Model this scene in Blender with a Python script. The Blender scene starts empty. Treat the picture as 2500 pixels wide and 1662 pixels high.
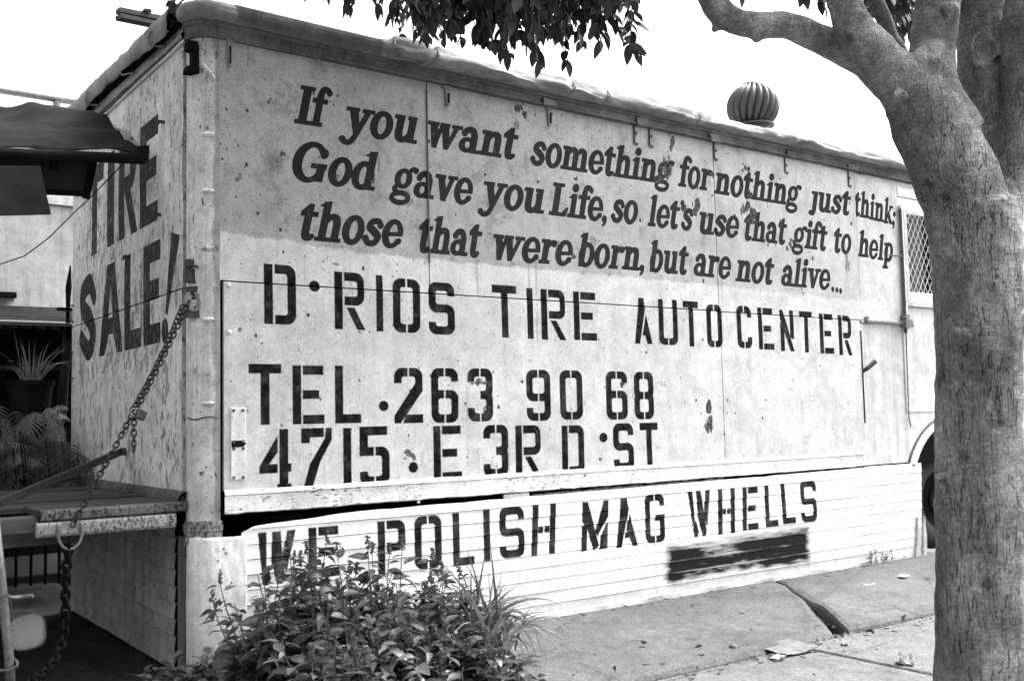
import bpy, bmesh, math, random
import numpy as np
from mathutils import Vector, Matrix, noise as mnoise
R = math.radians
S = bpy.context.scene
COL = S.collection
random.seed(7)
rng = np.random.RandomState(5)

# ------------------------------------------------------------------ camera
CAM = np.array([-1.60919, -4.48297, 1.1])
CR = np.array([0.81132231, -0.5841759, -0.0222404])
CU = np.array([-0.02544802, -0.07329966, 0.99698523])
CF = np.array([0.58404496, 0.80831039, 0.07433577])
FP = 2500.935
cam = bpy.data.objects.new('camera', bpy.data.cameras.new('camera'))
COL.objects.link(cam)
M = Matrix(((CR[0], CU[0], -CF[0], CAM[0]), (CR[1], CU[1], -CF[1], CAM[1]), (CR[2], CU[2], -CF[2], CAM[2]), (0, 0, 0, 1)))
cam.matrix_world = M
cam.data.sensor_width = 36
cam.data.lens = FP / 2500 * 36
cam.data.clip_start = 0.05
cam.data.clip_end = 4000
S.camera = cam

# ------------------------------------------------------------------ light
SUN_DIR = Vector((0.50, -0.05, 0.84)).normalized()      # towards the sun
w = bpy.data.worlds.new('World')
S.world = w
w.use_nodes = True
nt = w.node_tree
bg = nt.nodes['Background']
sky = nt.nodes.new('ShaderNodeTexSky')
sky.sky_type = 'NISHITA'
sky.sun_disc = False
sky.sun_elevation = math.asin(SUN_DIR.z)
sky.sun_rotation = math.atan2(SUN_DIR.x, SUN_DIR.y)
sky.dust_density = 8.0
sky.air_density = 1.0
bw = nt.nodes.new('ShaderNodeRGBToBW')                 # the photograph is black and white
nt.links.new(sky.outputs[0], bw.inputs[0])
nt.links.new(bw.outputs[0], bg.inputs['Color'])
bg.inputs['Strength'].default_value = 0.15
sl = bpy.data.lights.new('sun', 'SUN')
sl.energy = 0.8
sl.angle = R(14)
sun = bpy.data.objects.new('sun', sl)
COL.objects.link(sun)
sun.rotation_euler = (-SUN_DIR).to_track_quat('-Z', 'Y').to_euler()
S.view_settings.view_transform = 'Standard'
S.view_settings.look = 'None'
S.view_settings.exposure = 2.22
S.view_settings.gamma = 1
S.view_settings.use_curve_mapping = False
S.render.engine = 'CYCLES'
S.cycles.max_bounces = 6

# ------------------------------------------------------------------ geometry of the place
def ray(px, py): return CF + (px - 1250) / FP * CR - (py - 831) / FP * CU
def onY(px, py, y=0.0):
    d = ray(px, py); return CAM + (y - CAM[1]) / d[1] * d
def onX(px, py, x=-0.103):
    d = ray(px, py); return CAM + (x - CAM[0]) / d[0] * d
def onZ(px, py, z=0.0):
    d = ray(px, py); return CAM + (z - CAM[2]) / d[2] * d
def atD(px, py, D): return CAM + ray(px, py) * D

# ------------------------------------------------------------------ object helpers
def tag(o, label=None, cat=None, group=None, kind=None):
    if label: o['label'] = label
    if cat: o['category'] = cat
    if group: o['group'] = group
    if kind: o['kind'] = kind
    return o
def empty(name, loc, label, cat, group=None):
    o = bpy.data.objects.new(name, None)
    o.location = loc; o.empty_display_size = 0.1
    COL.objects.link(o)
    return tag(o, label, cat, group)
def link(name, me, parent=None):
    o = bpy.data.objects.new(name, me)
    COL.objects.link(o)
    if parent is not None:
        o.parent = parent
        p = parent; loc = Vector((0, 0, 0))
        while p is not None:
            if p.type == 'EMPTY': loc += Vector(p.location)
            p = p.parent
        if parent.type == 'EMPTY': o.matrix_parent_inverse = Matrix.Translation(-loc)
    return o
class MB:
    def __init__(s): s.v = []; s.f = []
    def add(s, vs, fs):
        n = len(s.v); s.v += [tuple(map(float, p)) for p in vs]; s.f += [tuple(i + n for i in f) for f in fs]; return s
    def box(s, x0, x1, y0, y1, z0, z1, jit=0.0, bev=0.0):
        if bev > 0:
            b = bev
            vs = []; 
            for (x, sx) in ((x0, 1), (x1, -1)):
                for (y, sy) in ((y0, 1), (y1, -1)):
                    for (z, sz) in ((z0, 1), (z1, -1)):
                        vs += [(x, y + sy * b, z + sz * b), (x + sx * b, y, z + sz * b), (x + sx * b, y + sy * b, z)]
            if jit: vs = [(a + random.uniform(-jit, jit), b_ + random.uniform(-jit, jit), c + random.uniform(-jit, jit)) for a, b_, c in vs]
            def I(i, j, k, t): return ((i * 2 + j) * 2 + k) * 3 + t
            fs = [(I(0,0,0,0), I(0,0,1,0), I(0,1,1,0), I(0,1,0,0)), (I(1,0,0,0), I(1,1,0,0), I(1,1,1,0), I(1,0,1,0)),
                  (I(0,0,0,1), I(1,0,0,1), I(1,0,1,1), I(0,0,1,1)), (I(0,1,0,1), I(0,1,1,1), I(1,1,1,1), I(1,1,0,1)),
                  (I(0,0,0,2), I(0,1,0,2), I(1,1,0,2), I(1,0,0,2)), (I(0,0,1,2), I(1,0,1,2), I(1,1,1,2), I(0,1,1,2))]
            for j in (0, 1):
                for k in (0, 1): fs.append((I(0,j,k,1), I(0,j,k,2), I(1,j,k,2), I(1,j,k,1)))
            for i in (0, 1):
                for k in (0, 1): fs.append((I(i,0,k,0), I(i,0,k,2), I(i,1,k,2), I(i,1,k,0)))
            for i in (0, 1):
                for j in (0, 1): fs.append((I(i,j,0,0), I(i,j,0,1), I(i,j,1,1), I(i,j,1,0)))
            for i in (0, 1):
                for j in (0, 1):
                    for k in (0, 1): fs.append((I(i,j,k,0), I(i,j,k,1), I(i,j,k,2)))
            return s.add(vs, fs)
        vs = [(x, y, z) for x in (x0, x1) for y in (y0, y1) for z in (z0, z1)]
        if jit: vs = [tuple(c + random.uniform(-jit, jit) for c in p) for p in vs]
        return s.add(vs, [(0,1,3,2),(4,6,7,5),(0,4,5,1),(2,3,7,6),(0,2,6,4),(1,5,7,3)])
    def tube(s, pts, rad, n=8, caps=True, flat=1.0):
        pts = [Vector(p) for p in pts]
        if not hasattr(rad, '__len__'): rad = [rad] * len(pts)
        base = len(s.v); up = Vector((0.03, 0.02, 1)); prev = None
        for i, p in enumerate(pts):
            d = (pts[min(i + 1, len(pts) - 1)] - pts[max(i - 1, 0)]).normalized()
            if prev is None:
                a = d.cross(up)
                if a.length < 0.1: a = d.cross(Vector((1, 0, 0)))
            else: a = prev - d * prev.dot(d)
            a.normalize(); b = d.cross(a); prev = a
            for k in range(n):
                t = 2 * math.pi * k / n
                s.v.append(tuple(p + a * (math.cos(t) * rad[i]) + b * (math.sin(t) * rad[i] * flat)))
        for i in range(len(pts) - 1):
            for k in range(n):
                k2 = (k + 1) % n
                s.f.append((base + i * n + k, base + i * n + k2, base + (i + 1) * n + k2, base + (i + 1) * n + k))
        if caps:
            s.f.append(tuple(base + k for k in range(n))[::-1])
            e = base + (len(pts) - 1) * n
            s.f.append(tuple(e + k for k in range(n)))
        return s
    def beam(s, a, b, w, h, up=(0, 0, 1)):
        a = Vector(a); b = Vector(b); d = (b - a).normalized(); x = d.cross(Vector(up)).normalized(); y = x.cross(d)
        vs = [p + x * (i * w / 2) + y * (j * h / 2) for p in (a, b) for i, j in ((-1, -1), (1, -1), (1, 1), (-1, 1))]
        return s.add(vs, [(0,3,2,1),(4,5,6,7),(0,1,5,4),(1,2,6,5),(2,3,7,6),(3,0,4,7)])
    def prism(s, pts, a, b, axis='y'):       # extrude a 2D outline between a and b along an axis
        n = len(pts)
        def P(u, v, c): return {'y': (u, c, v), 'x': (c, u, v), 'z': (u, v, c)}[axis]
        return s.add([P(u, v, a) for u, v in pts] + [P(u, v, b) for u, v in pts],
                     [tuple(range(n)), tuple(range(2 * n - 1, n - 1, -1))] + [(i, n + i, n + (i + 1) % n, (i + 1) % n) for i in range(n)])
    def grid(s, fn, nu, nv, thick=0.0):
        b = len(s.v)
        for i in range(nu + 1):
            for j in range(nv + 1): s.v.append(tuple(map(float, fn(i / nu, j / nv))))
        for i in range(nu):
            for j in range(nv):
                a = b + i * (nv + 1) + j
                s.f.append((a, a + nv + 1, a + nv + 2, a + 1))
        return s
    def mesh(s, name, mat=None, smooth=False, recalc=True):
        me = bpy.data.meshes.new(name)
        me.from_pydata(s.v, [], s.f)
        if recalc:
            bm = bmesh.new(); bm.from_mesh(me); bmesh.ops.recalc_face_normals(bm, faces=bm.faces); bm.to_mesh(me); bm.free()
        if mat: me.materials.append(mat)
        if smooth: me.polygons.foreach_set('use_smooth', [True] * len(me.polygons))
        return me
    def build(s, name, mat, parent=None, smooth=False, uv=None, mods=(), recalc=True):
        me = s.mesh(name, mat, smooth, recalc)
        if uv is not None:
            l = me.uv_layers.new(name='UVMap')
            co = np.array(s.v)
            vi = np.zeros(len(me.loops), dtype=np.int32); me.loops.foreach_get('vertex_index', vi)
            l.data.foreach_set('uv', uv(co[vi]).astype(np.float32).ravel())
        o = link(name, me, parent)
        if smooth and 'auto' in mods:
            me.polygons.foreach_set('use_smooth', [True] * len(me.polygons))
            me.set_sharp_from_angle(angle=R(35))
        if 'solid' in mods:
            m = o.modifiers.new('solid', 'SOLIDIFY'); m.thickness = 0.004; m.offset = 0
        return o
def fbm(x, y, z, o=3):
    return mnoise.fractal(Vector((x, y, z)), 1.0, 2.0, o)

# ------------------------------------------------------------------ lettering: distance fields drawn by code
def sd_rr(X, Y, x0, y0, x1, y1, r):
    r = max(0.0, min(r, (x1 - x0) / 2, (y1 - y0) / 2))
    qx = np.abs(X - (x0 + x1) / 2) - (x1 - x0) / 2 + r; qy = np.abs(Y - (y0 + y1) / 2) - (y1 - y0) / 2 + r
    return np.hypot(np.maximum(qx, 0), np.maximum(qy, 0)) + np.minimum(np.maximum(qx, qy), 0) - r
def sd_poly(X, Y, P):
    d = np.full(X.shape, 1e9); s = np.ones(X.shape); n = len(P)
    for i in range(n):
        ax, ay = P[i]; bx, by = P[i - 1]
        ex, ey = bx - ax, by - ay; wx, wy = X - ax, Y - ay
        t = np.clip((wx * ex + wy * ey) / (ex * ex + ey * ey + 1e-12), 0, 1)
        d = np.minimum(d, np.hypot(wx - ex * t, wy - ey * t))
        c1 = Y >= ay; c2 = Y < by; c3 = ex * wy > ey * wx
        s = np.where((c1 & c2 & c3) | (~c1 & ~c2 & ~c3), -s, s)
    return s * d
def sd_stroke(X, Y, P, r):
    P = [np.array(p, float) for p in P]; n = len(P); d = np.full(X.shape, 1e9)
    pts = []
    for i in range(n - 1):
        p0, p1, p2, p3 = P[max(i - 1, 0)], P[i], P[i + 1], P[min(i + 2, n - 1)]
        for k in range(6):
            t = k / 6
            pts.append((0.5 * (2 * p1 + (p2 - p0) * t + (2 * p0 - 5 * p1 + 4 * p2 - p3) * t * t + (3 * p1 - p0 - 3 * p2 + p3) * t ** 3), r[i] * (1 - t) + r[i + 1] * t))
    pts.append((P[-1], r[-1]))
    for (a, ra), (b, rb) in zip(pts, pts[1:]):
        e = b - a; wx, wy = X - a[0], Y - a[1]
        t = np.clip((wx * e[0] + wy * e[1]) / (e @ e + 1e-12), 0, 1)
        d = np.minimum(d, np.hypot(wx - e[0] * t, wy - e[1] * t) - (ra + (rb - ra) * t))
    return d
def sd_ell(X, Y, cx, cy, a, b):
    x, y = X - cx, Y - cy
    k1 = np.sqrt((x / a) ** 2 + (y / b) ** 2) + 1e-9
    k2 = np.sqrt((x / a ** 2) ** 2 + (y / b ** 2) ** 2) + 1e-9
    return k1 * (k1 - 1) / k2
def evalg(groups, X, Y):
    out = np.full(X.shape, 1e9)
    for g in groups:
        d = np.full(X.shape, 1e9)
        for op in g:
            k = op[0]; neg = k[0] == '-'; k = k.lstrip('-')
            if k == 'b': q = sd_rr(X, Y, *op[1:5], 0.0)
            elif k == 'r': q = sd_rr(X, Y, *op[1:6])
            elif k == 'p': q = sd_poly(X, Y, op[1])
            elif k == 's': q = sd_stroke(X, Y, op[1], op[2])
            elif k == 'e': q = sd_ell(X, Y, *op[1:5])
            d = np.maximum(d, -q) if neg else np.minimum(d, q)
        out = np.minimum(out, d)
    return out
class Canvas:
    def __init__(s, u0, u1, v0, v1, res, soft=0.006):
        s.u0, s.u1, s.v0, s.v1 = u0, u1, v0, v1; s.res = res; s.soft = soft
        s.nx = int((u1 - u0) / res); s.ny = int((v1 - v0) / res)
        s.ch = [np.zeros((s.ny, s.nx), np.float32) for _ in range(4)]
        s.U = u0 + (np.arange(s.nx) + .5) * (u1 - u0) / s.nx; s.V = v0 + (np.arange(s.ny) + .5) * (v1 - v0) / s.ny
    def draw(s, c, groups, bbox, inv, soft=None, amp=1.0, bold=0.0):
        soft = soft or s.soft
        i0, i1 = np.searchsorted(s.U, (bbox[0] - .02, bbox[1] + .02)); j0, j1 = np.searchsorted(s.V, (bbox[2] - .02, bbox[3] + .02))
        if i1 <= i0 or j1 <= j0: return
        X, Y = np.meshgrid(s.U[i0:i1], s.V[j0:j1])
        x, y, k = inv(X, Y)
        d = (evalg(groups, x, y) - bold) * k
        a = np.clip(.5 - d / (2 * soft), 0, 1) * amp
        s.ch[c][j0:j1, i0:i1] = np.maximum(s.ch[c][j0:j1, i0:i1], a)
    def image(s, name):
        im = bpy.data.images.new(name, s.nx, s.ny, alpha=True, float_buffer=False)
        im.colorspace_settings.name = 'Non-Color'
        im.alpha_mode = 'CHANNEL_PACKED'
        a = np.stack(s.ch, -1).astype(np.float32)
        im.pixels.foreach_set(a.ravel()); im.update(); im.pack()
        return im
# --- stencil capitals in a w x h box, stroke t, bridge g
def stencil(c, w, h, t, g):
    r = t * .95; B = 9.0
    def ring(x0, y0, x1, y1): return [('r', x0, y0, x1, y1, r * 1.1), ('-r', x0 + t, y0 + t, x1 - t, y1 - t, r * .35)]
    m = w / 2; cut = [('-b', m - g / 2, -1, m + g / 2, h + 1)]
    hb = h * .5
    if c in 'I1': return [[('b', 0, 0, w, h)]]
    if c == 'D': return [[('b', 0, 0, t, h)], [('r', -w, 0, w, h, r * 1.1), ('-r', -w, t, w - t, h - t, r * .3), ('-b', -2 * w, -1, t + g, h + 1)]]
    if c in 'RP':
        y = h * .42
        o = [[('b', 0, 0, t, h)], [('r', -w, y, w * (.97 if c == 'R' else 1), h, r * 1.1), ('-r', -w, y + t, w - t, h - t, r * .3), ('-b', -2 * w, -1, t + g, h + 1)]]
        if c == 'R': o.append([('p', [(t + g * 2, y - g), (t + g * 2 + t, y - g), (w, 0), (w - t * 1.05, 0)])])
        return o
    if c in 'O0': return [ring(0, 0, w, h) + cut]
    if c == 'C': return [ring(0, 0, w, h) + cut + [('-b', m, h * .27, w + 1, h * .73)]]
    if c == 'G': return [ring(0, 0, w, h) + cut + [('-b', m + g, h * .5, w + 1, h * .75)], [('b', m, h * .44, w, h * .44 + t * .9)]]
    if c == 'S':
        y = hb - t / 2
        return [ring(0, y, w, h) + [('-b', w - t - .001, y - .01, w + 1, h * .74), ('-b', w * .62, y - .01, w + 1, y + t * .25)],
                ring(0, 0, w, y + t) + [('-b', -1, h * .24, t + .001, y + t + .01), ('-b', -1, y + t * .75, w * .38, y + 2 * t)]]
    if c == 'T': return [[('b', 0, h - t * 1.0, w, h)], [('b', m - t / 2, 0, m + t / 2, h)]]
    if c == 'E': return [[('b', 0, 0, t, h)], [('b', t + g, h - t, w, h)], [('b', t + g, hb - t * .45, w * .86, hb + t * .5)], [('b', t + g, 0, w * 1.03, t)]]
    if c == 'L': return [[('b', 0, 0, t, h)], [('b', 0, 0, w, t)]]
    if c == 'U': return [[('r', 0, 0, w, h + 1, r * 1.1), ('-r', t, t, w - t, h + 2, r * .35), ('-b', -1, h, w + 1, h + 3), ('-b', m - g / 2, -1, m + g / 2, t * 2)]]
    if c == 'H': return [[('b', 0, 0, t, h)], [('b', w - t, 0, w, h)], [('b', t - .001, hb - t * .45, w - t + .001, hb + t * .45)] + cut]
    if c == 'A': return [[('p', [(0, 0), (t, 0), (w * .62, h * .76), (w * .55, h), (w * .27, h)])],
                         [('p', [(w, 0), (w - t, 0), (w * .38, h * .36 + h * .1), (w * .60, h * .76)]), ('b', w * .36, h * .18, w * .85, h * .3), ('-b', -1, -1, w * .36, h), ('-p', [(t, 0), (t + g, 0), (w * .62 + g, h * .76), (w * .62, h * .76)])]]
    if c == 'N': return [[('b', 0, 0, t, h * .70), ('-p', [(0, h * .72), (t + .02, h * .5), (t + .02, h * .6), (0, h * .84)])], [('p', [(0, h), (t * .75, h), (w, 0), (w - t, 0), (0, h * .78)])], [('b', w - t, h * .3, w, h), ('-p', [(w - t - g, h * .36), (w - t - g, h * .1), (w, h * .1), (w, h * .26)])]]
    if c in 'WM':
        o = [[('p', [(0, h), (t, h), (w * .30, h * .3), (w * .18, h * .22)])],
             [('p', [(w * .37, h), (w * .37 + t, h), (w * .8, h * .12), (w * .74, 0), (w * .60, 0), (w * .40, h * .45)])],
             [('p', [(w - t, h), (w, h), (w * .83, h * .2), (w * .66, h * .42)])],
             [('p', [(w * .18, h * .17), (w * .32, h * .38), (w * .45, h * .12), (w * .38, 0), (w * .24, 0)])]]
        if c == 'M':
            o = [[('b', 0, 0, t, h * .52)], [('p', [(.0, h), (t, h), (w * .68, h * .08), (w * .5, 0), (w * .45, 0), (t, h * .42), (0, h * .6)])],
                 [('p', [(w, h), (w - t * .9, h), (w * .5, h * .38), (w * .60, h * .27), (w, h * .66)])], [('p', [(w, h * .58), (w * .72, h * .28), (w * .68, 0), (w, 0)])]]
        return o
    y = hb - t / 2
    if c == '2': return [ring(0, h * .45, w, h) + [('-b', -1, 0, m, h * .72), ('-b', m, 0, w, h * .56)] + cut, [('p', [(w, h * .72), (w - t, h * .72), (0, t * .9), (0, 0), (t * .8, 0), (w, h * .58)])], [('b', t * 1.1, 0, w, t), ('-p', [(0, 0), (t * .9 + g, 0), (t * 1.3 + g, t), (0, t)])]]
    if c == '3': return [ring(0, y, w, h) + [('-b', -1, y - .01, m, h * .74)] + [('-b', m - g / 2, hb + t, m + g / 2, h + 1)], ring(0, 0, w, y + t) + [('-b', -1, h * .26, m, y + t + .01), ('-b', m - g / 2, -1, m + g / 2, hb - t)]]
    if c == '6': return [ring(0, 0, w, h) + cut + [('-b', w - t - .005, hb, w + 1, h * .75)], ring(0, 0, w, h * .6) + cut]
    if c == '9': return [ring(0, 0, w, h) + cut + [('-b', -1, h * .26, t + .005, hb)], ring(0, h * .38, w, h) + cut]
    if c == '8': return [ring(0, y, w, h) + cut, ring(0, 0, w, y + t) + cut]
    if c == '5': return [[('b', 0, hb, t * 1.05, h), ('b', 0, h - t, w * .93, h), ('b', 0, hb, m - g / 2, hb + t)], ring(0, 0, w, hb + t) + [('-b', -1, h * .24, m + g / 2, hb + t + .01), ('-b', m - g / 2, -1, m + g / 2, t * 2)], [('b', m + g / 2, hb, w * .7, hb + t)]]
    if c == '4': return [[('b', w * .62, 0, w * .62 + t, h), ('b', w * .55, 0, w, h * .1), ('b', w * .62, h * .29, w, h * .43)], [('p', [(w * .57, h * .9), (w * .57, h * .62), (w * .3, h * .43), (w * .57, h * .43), (w * .57, h * .28), (0, h * .28), (0, h * .4)])]]
    if c == '7': return [[('b', 0, h - t, w * .74, h), ('b', 0, h - t * 1.6, t, h)], [('p', [(w * .8, h), (w, h), (w, h * .8), (w * .62, h * .45), (w * .34, 0), (w * .05, 0), (w * .28, h * .42), (w * .76, h * .82)])]]
    return []
# --- bold italic serif lower case, x-height 1
def _st(x, y0, y1): return ('b', x - .13, y0, x + .13, y1)
def _sf(x, y=0, l=.25, r=.25): return ('b', x - l, y, x + r, y + .11)
def _flag(x, y): return ('p', [(x - .27, y - .14), (x - .05, y), (x + .13, y + .03), (x + .13, y - .2), (x - .1, y - .17)])
def _bowl(cx, b=.53): return [('e', cx, .5, .42, b), ('-e', cx + .01, .5, .18, .37)]
SERIF = {
 'n': (1.05, [[_st(.27, 0, 1), _sf(.27), ('b', .02, .88, .3, 1), ('s', [(.36, .7), (.52, .9), (.72, .84), (.78, .62)], [.05, .09, .13, .13]), _st(.78, 0, .65), _sf(.78)]]),
 'h': (1.05, [[_st(.27, 0, 1.42), _flag(.27, 1.42), _sf(.27), ('s', [(.36, .7), (.52, .9), (.72, .84), (.78, .62)], [.05, .09, .13, .13]), _st(.78, 0, .65), _sf(.78)]]),
 'm': (1.55, [[_st(.27, 0, 1), _sf(.27), ('b', .02, .88, .3, 1), ('s', [(.36, .7), (.52, .9), (.70, .84), (.76, .62)], [.05, .09, .12, .13]), _st(.76, 0, .65), _sf(.76), ('s', [(.85, .7), (1.01, .9), (1.21, .84), (1.26, .62)], [.05, .09, .12, .13]), _st(1.26, 0, .65), _sf(1.26)]]),
 'u': (1.05, [[_st(.25, .3, 1), ('b', .0, .88, .3, 1), ('s', [(.25, .36), (.3, .15), (.5, .07), (.68, .3)], [.13, .13, .09, .05]), _st(.75, 0, 1), ('b', .55, .88, .8, 1), _sf(.8, 0, .12, .25)]]),
 'o': (.9, [[('e', .44, .5, .43, .54), ('-e', .45, .5, .185, .38)]]),
 'e': (.88, [[('e', .43, .5, .43, .54), ('-e', .46, .5, .2, .39), ('-p', [(.45, .44), (1.2, .46), (1.2, .1), (.7, .22)]), ('p', [(.2, .42), (.85, .46), (.85, .56), (.2, .53)]), ('e', .74, .23, .1, .1)]]),
 'a': (.93, [[('s', [(.17, .77), (.3, .92), (.52, .9), (.62, .7)], [.12, .1, .11, .13]), _st(.63, 0, .7), _sf(.68, 0, .15, .25)], [('e', .34, .29, .33, .3), ('-e', .37, .3, .13, .17)]]),
 't': (.66, [[_st(.27, .25, 1.1), ('b', -.02, .86, .62, 1), ('p', [(-.02, 1), (.25, 1.28), (.40, 1.28), (.40, 1)]), ('s', [(.27, .27), (.32, .11), (.46, .07), (.55, .13)], [.13, .13, .09, .07])]]),
 'y': (.98, [[('b', -.04, .89, .42, 1), ('p', [(.06, 1), (.34, 1), (.56, .3), (.52, -.02), (.42, -.02)]), ('p', [(.72, 1), (.92, 1), (.54, -.1), (.40, -.1)]), ('b', .58, .89, 1.03, 1), ('s', [(.48, -.04), (.36, -.27), (.18, -.34), (.02, -.22)], [.08, .09, .07, .1])]]),
 'v': (.95, [[('b', -.04, .89, .42, 1), ('p', [(.06, 1), (.34, 1), (.55, .3), (.56, 0), (.38, 0)]), ('p', [(.70, 1), (.88, 1), (.56, 0), (.40, 0)]), ('b', .56, .89, 1.0, 1)]]),
 'w': (1.45, [[('b', -.04, .89, .42, 1), ('p', [(.06, 1), (.34, 1), (.50, .3), (.48, 0), (.3, 0)]), ('p', [(.64, 1), (.52, 1), (.34, 0), (.46, 0)]), ('p', [(.54, 1), (.84, 1), (.98, .3), (.98, 0), (.82, 0)]), ('p', [(1.16, 1), (1.34, 1), (.98, 0), (.86, 0)]), ('b', .5, .89, .9, 1), ('b', 1.02, .89, 1.46, 1)]]),
 'g': (.95, [[('e', .42, .62, .37, .38), ('-e', .43, .62, .15, .25), ('s', [(.62, .86), (.76, 1.02), (.92, .98)], [.06, .07, .1])], [('s', [(.2, .34), (.1, .2), (.2, .1)], [.06, .08, .08])], [('e', .42, -.13, .44, .27), ('-e', .42, -.13, .28, .11)]]),
 's': (.78, [[('s', [(.64, .76), (.5, .92), (.25, .86), (.2, .67), (.4, .52), (.6, .33), (.5, .1), (.25, .07), (.1, .24)], [.1, .09, .1, .12, .13, .12, .1, .08, .11])]]),
 'r': (.8, [[_st(.27, 0, 1), _sf(.27), ('b', .02, .88, .3, 1), ('s', [(.36, .7), (.5, .87), (.66, .86)], [.05, .09, .13])]]),
 'i': (.55, [[_st(.28, 0, 1), _sf(.28), ('p', [(.0, .84), (.2, 1.0), (.28, 1), (.28, .84)]), ('e', .28, 1.28, .17, .17)]]),
 'j': (.52, [[_st(.3, .0, 1), ('b', .02, .88, .4, 1), ('s', [(.3, .05), (.24, -.14), (.05, -.13)], [.13, .12, .1])]]),
 'l': (.55, [[_st(.28, 0, 1.42), _flag(.28, 1.42), _sf(.28)]]),
 'f': (.6, [[_st(.27, 0, 1.15), ('b', -.03, .86, .6, 1), ('s', [(.27, 1.1), (.33, 1.33), (.5, 1.38), (.64, 1.27)], [.13, .11, .09, .1]), _sf(.27)]]),
 'k': (1.0, [[_st(.27, 0, 1.42), _flag(.27, 1.42), _sf(.27), ('p', [(.38, .42), (.7, 1), (.86, 1), (.42, .3)]), ('p', [(.42, .5), (.55, .68), (1.0, 0), (.68, 0)]), ('b', .58, .9, .98, 1)]]),
 'b': (.93, [[('e', .48, .5, .42, .53), ('-e', .49, .5, .17, .37)], [_st(.25, 0.1, 1.42), _flag(.25, 1.42), ('p', [(.12, 0), (.12, .3), (.38, .3), (.3, 0)])]]),
 'd': (.95, [[('e', .43, .5, .42, .53), ('-e', .43, .5, .17, .37)], [_st(.68, 0, 1.42), _flag(.68, 1.42), _sf(.73, 0, .12, .25)]]),
 'p': (.95, [[('e', .50, .5, .42, .53), ('-e', .51, .5, .17, .37)], [_st(.27, -.42, 1), ('b', .02, .88, .3, 1), _sf(.27, -.42)]]),
 'G': (1.35, [[('e', .62, .68, .62, .74), ('-e', .66, .68, .35, .58), ('-p', [(.66, .64), (1.5, .64), (1.5, 1.02), (.8, 1.02)]), ('e', 1.08, 1.04, .13, .16)], [('b', .7, .5, 1.25, .63), _st(1.06, .02, .6)]]),
 'I': (.66, [[('b', .15, 0, .47, 1.38), ('b', 0, 0, .62, .11), ('b', 0, 1.27, .62, 1.38)]]),
 'L': (1.0, [[('b', .15, 0, .45, 1.38), ('b', 0, 0, .9, .12), ('b', 0, 1.27, .62, 1.38), ('p', [(.68, .1), (.9, 0), (1.0, .36), (.9, .36)])]]),
 ',': (.34, [[('e', .15, .1, .13, .13), ('s', [(.22, .08), (.2, -.1), (.1, -.2)], [.07, .05, .02])]]),
 '.': (.34, [[('e', .15, .1, .13, .13)]]),
 '*': (.30, [[('e', .12, .06, .05, .05)]]),
 ';': (.34, [[('e', .15, .1, .13, .13), ('s', [(.22, .08), (.2, -.1), (.1, -.2)], [.07, .05, .02]), ('e', .2, .62, .13, .13)]]),
 "'": (.22, [[('e', .1, 1.24, .11, .11), ('s', [(.17, 1.2), (.15, 1.08), (.06, .98)], [.06, .05, .02])]]),
 ' ': (.5, []),
}
SL = .235
def inkpts(gl):
    for g in gl:
        for op in g:
            if op[0] == 'b': yield from ((op[1], op[2]), (op[3], op[4]), (op[1], op[4]), (op[3], op[2]))
            elif op[0] == 'p': yield from op[1]
            elif op[0] == 's':
                for (x, y), r_ in zip(op[1], op[2]): yield (x - r_, y); yield (x + r_, y)
            elif op[0] == 'e': yield (op[1] - op[3], op[2]); yield (op[1] + op[3], op[2])
def word(cv, ch, txt, pl, pr, xh):
    """pl, pr = photo points (ink left, baseline) and (ink right, baseline) on the trailer side"""
    a = onY(*pl); b = onY(*pr)
    pen = 0; items = []; lo, hi = 1e9, -1e9
    for c in txt:
        adv, gl = SERIF[c]
        items.append((pen, gl))
        for gx, gy in inkpts(gl): lo = min(lo, pen + gx + SL * gy - .03); hi = max(hi, pen + gx + SL * gy + .03)
        pen += adv
    sx = (b[0] - a[0]) / (hi - lo)
    for pen, gl in items:
        x0 = a[0] + (pen - lo) * sx
        z0 = a[2] + (b[2] - a[2]) * (pen - lo) / (hi - lo)
        jx = random.uniform(-.01, .01)
        def inv(X, Y, x0=x0, z0=z0):
            y = (Y - z0) / xh
            return (X - x0) / sx - SL * y - jx, y, min(sx, xh)
        cv.draw(ch, gl, (x0 - .1, x0 + sx * 2.2, z0 - xh * .6, z0 + xh * 1.6), inv, soft=.0035, bold=.03)
def sten(cv, ch, c, tl, br, t=.026, g=.0075, y=0.0, lean=0.0, bend=0.0, soft=.005):
    a = onY(*tl, y); b = onY(*br, y)
    x0, x1, z1, z0 = a[0], b[0], a[2], b[2]
    if c == 'o':
        return cv.draw(ch, [[('e', 0, 0, 1, 1)]], (x0, x1, z0, z1), lambda X, Y: ((X - (x0 + x1) / 2) / ((x1 - x0) / 2), (Y - (z0 + z1) / 2) / ((z1 - z0) / 2), (x1 - x0) / 2), soft)
    gl = stencil(c, x1 - x0, z1 - z0, t, g)
    def inv(X, Y):
        v = (Y - z0) / (z1 - z0)
        return X - x0 - lean * v, Y - z0, 1.0
    cv.draw(ch, gl, (x0 - .06, x1 + .06, z0, z1), inv, soft)

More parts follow.
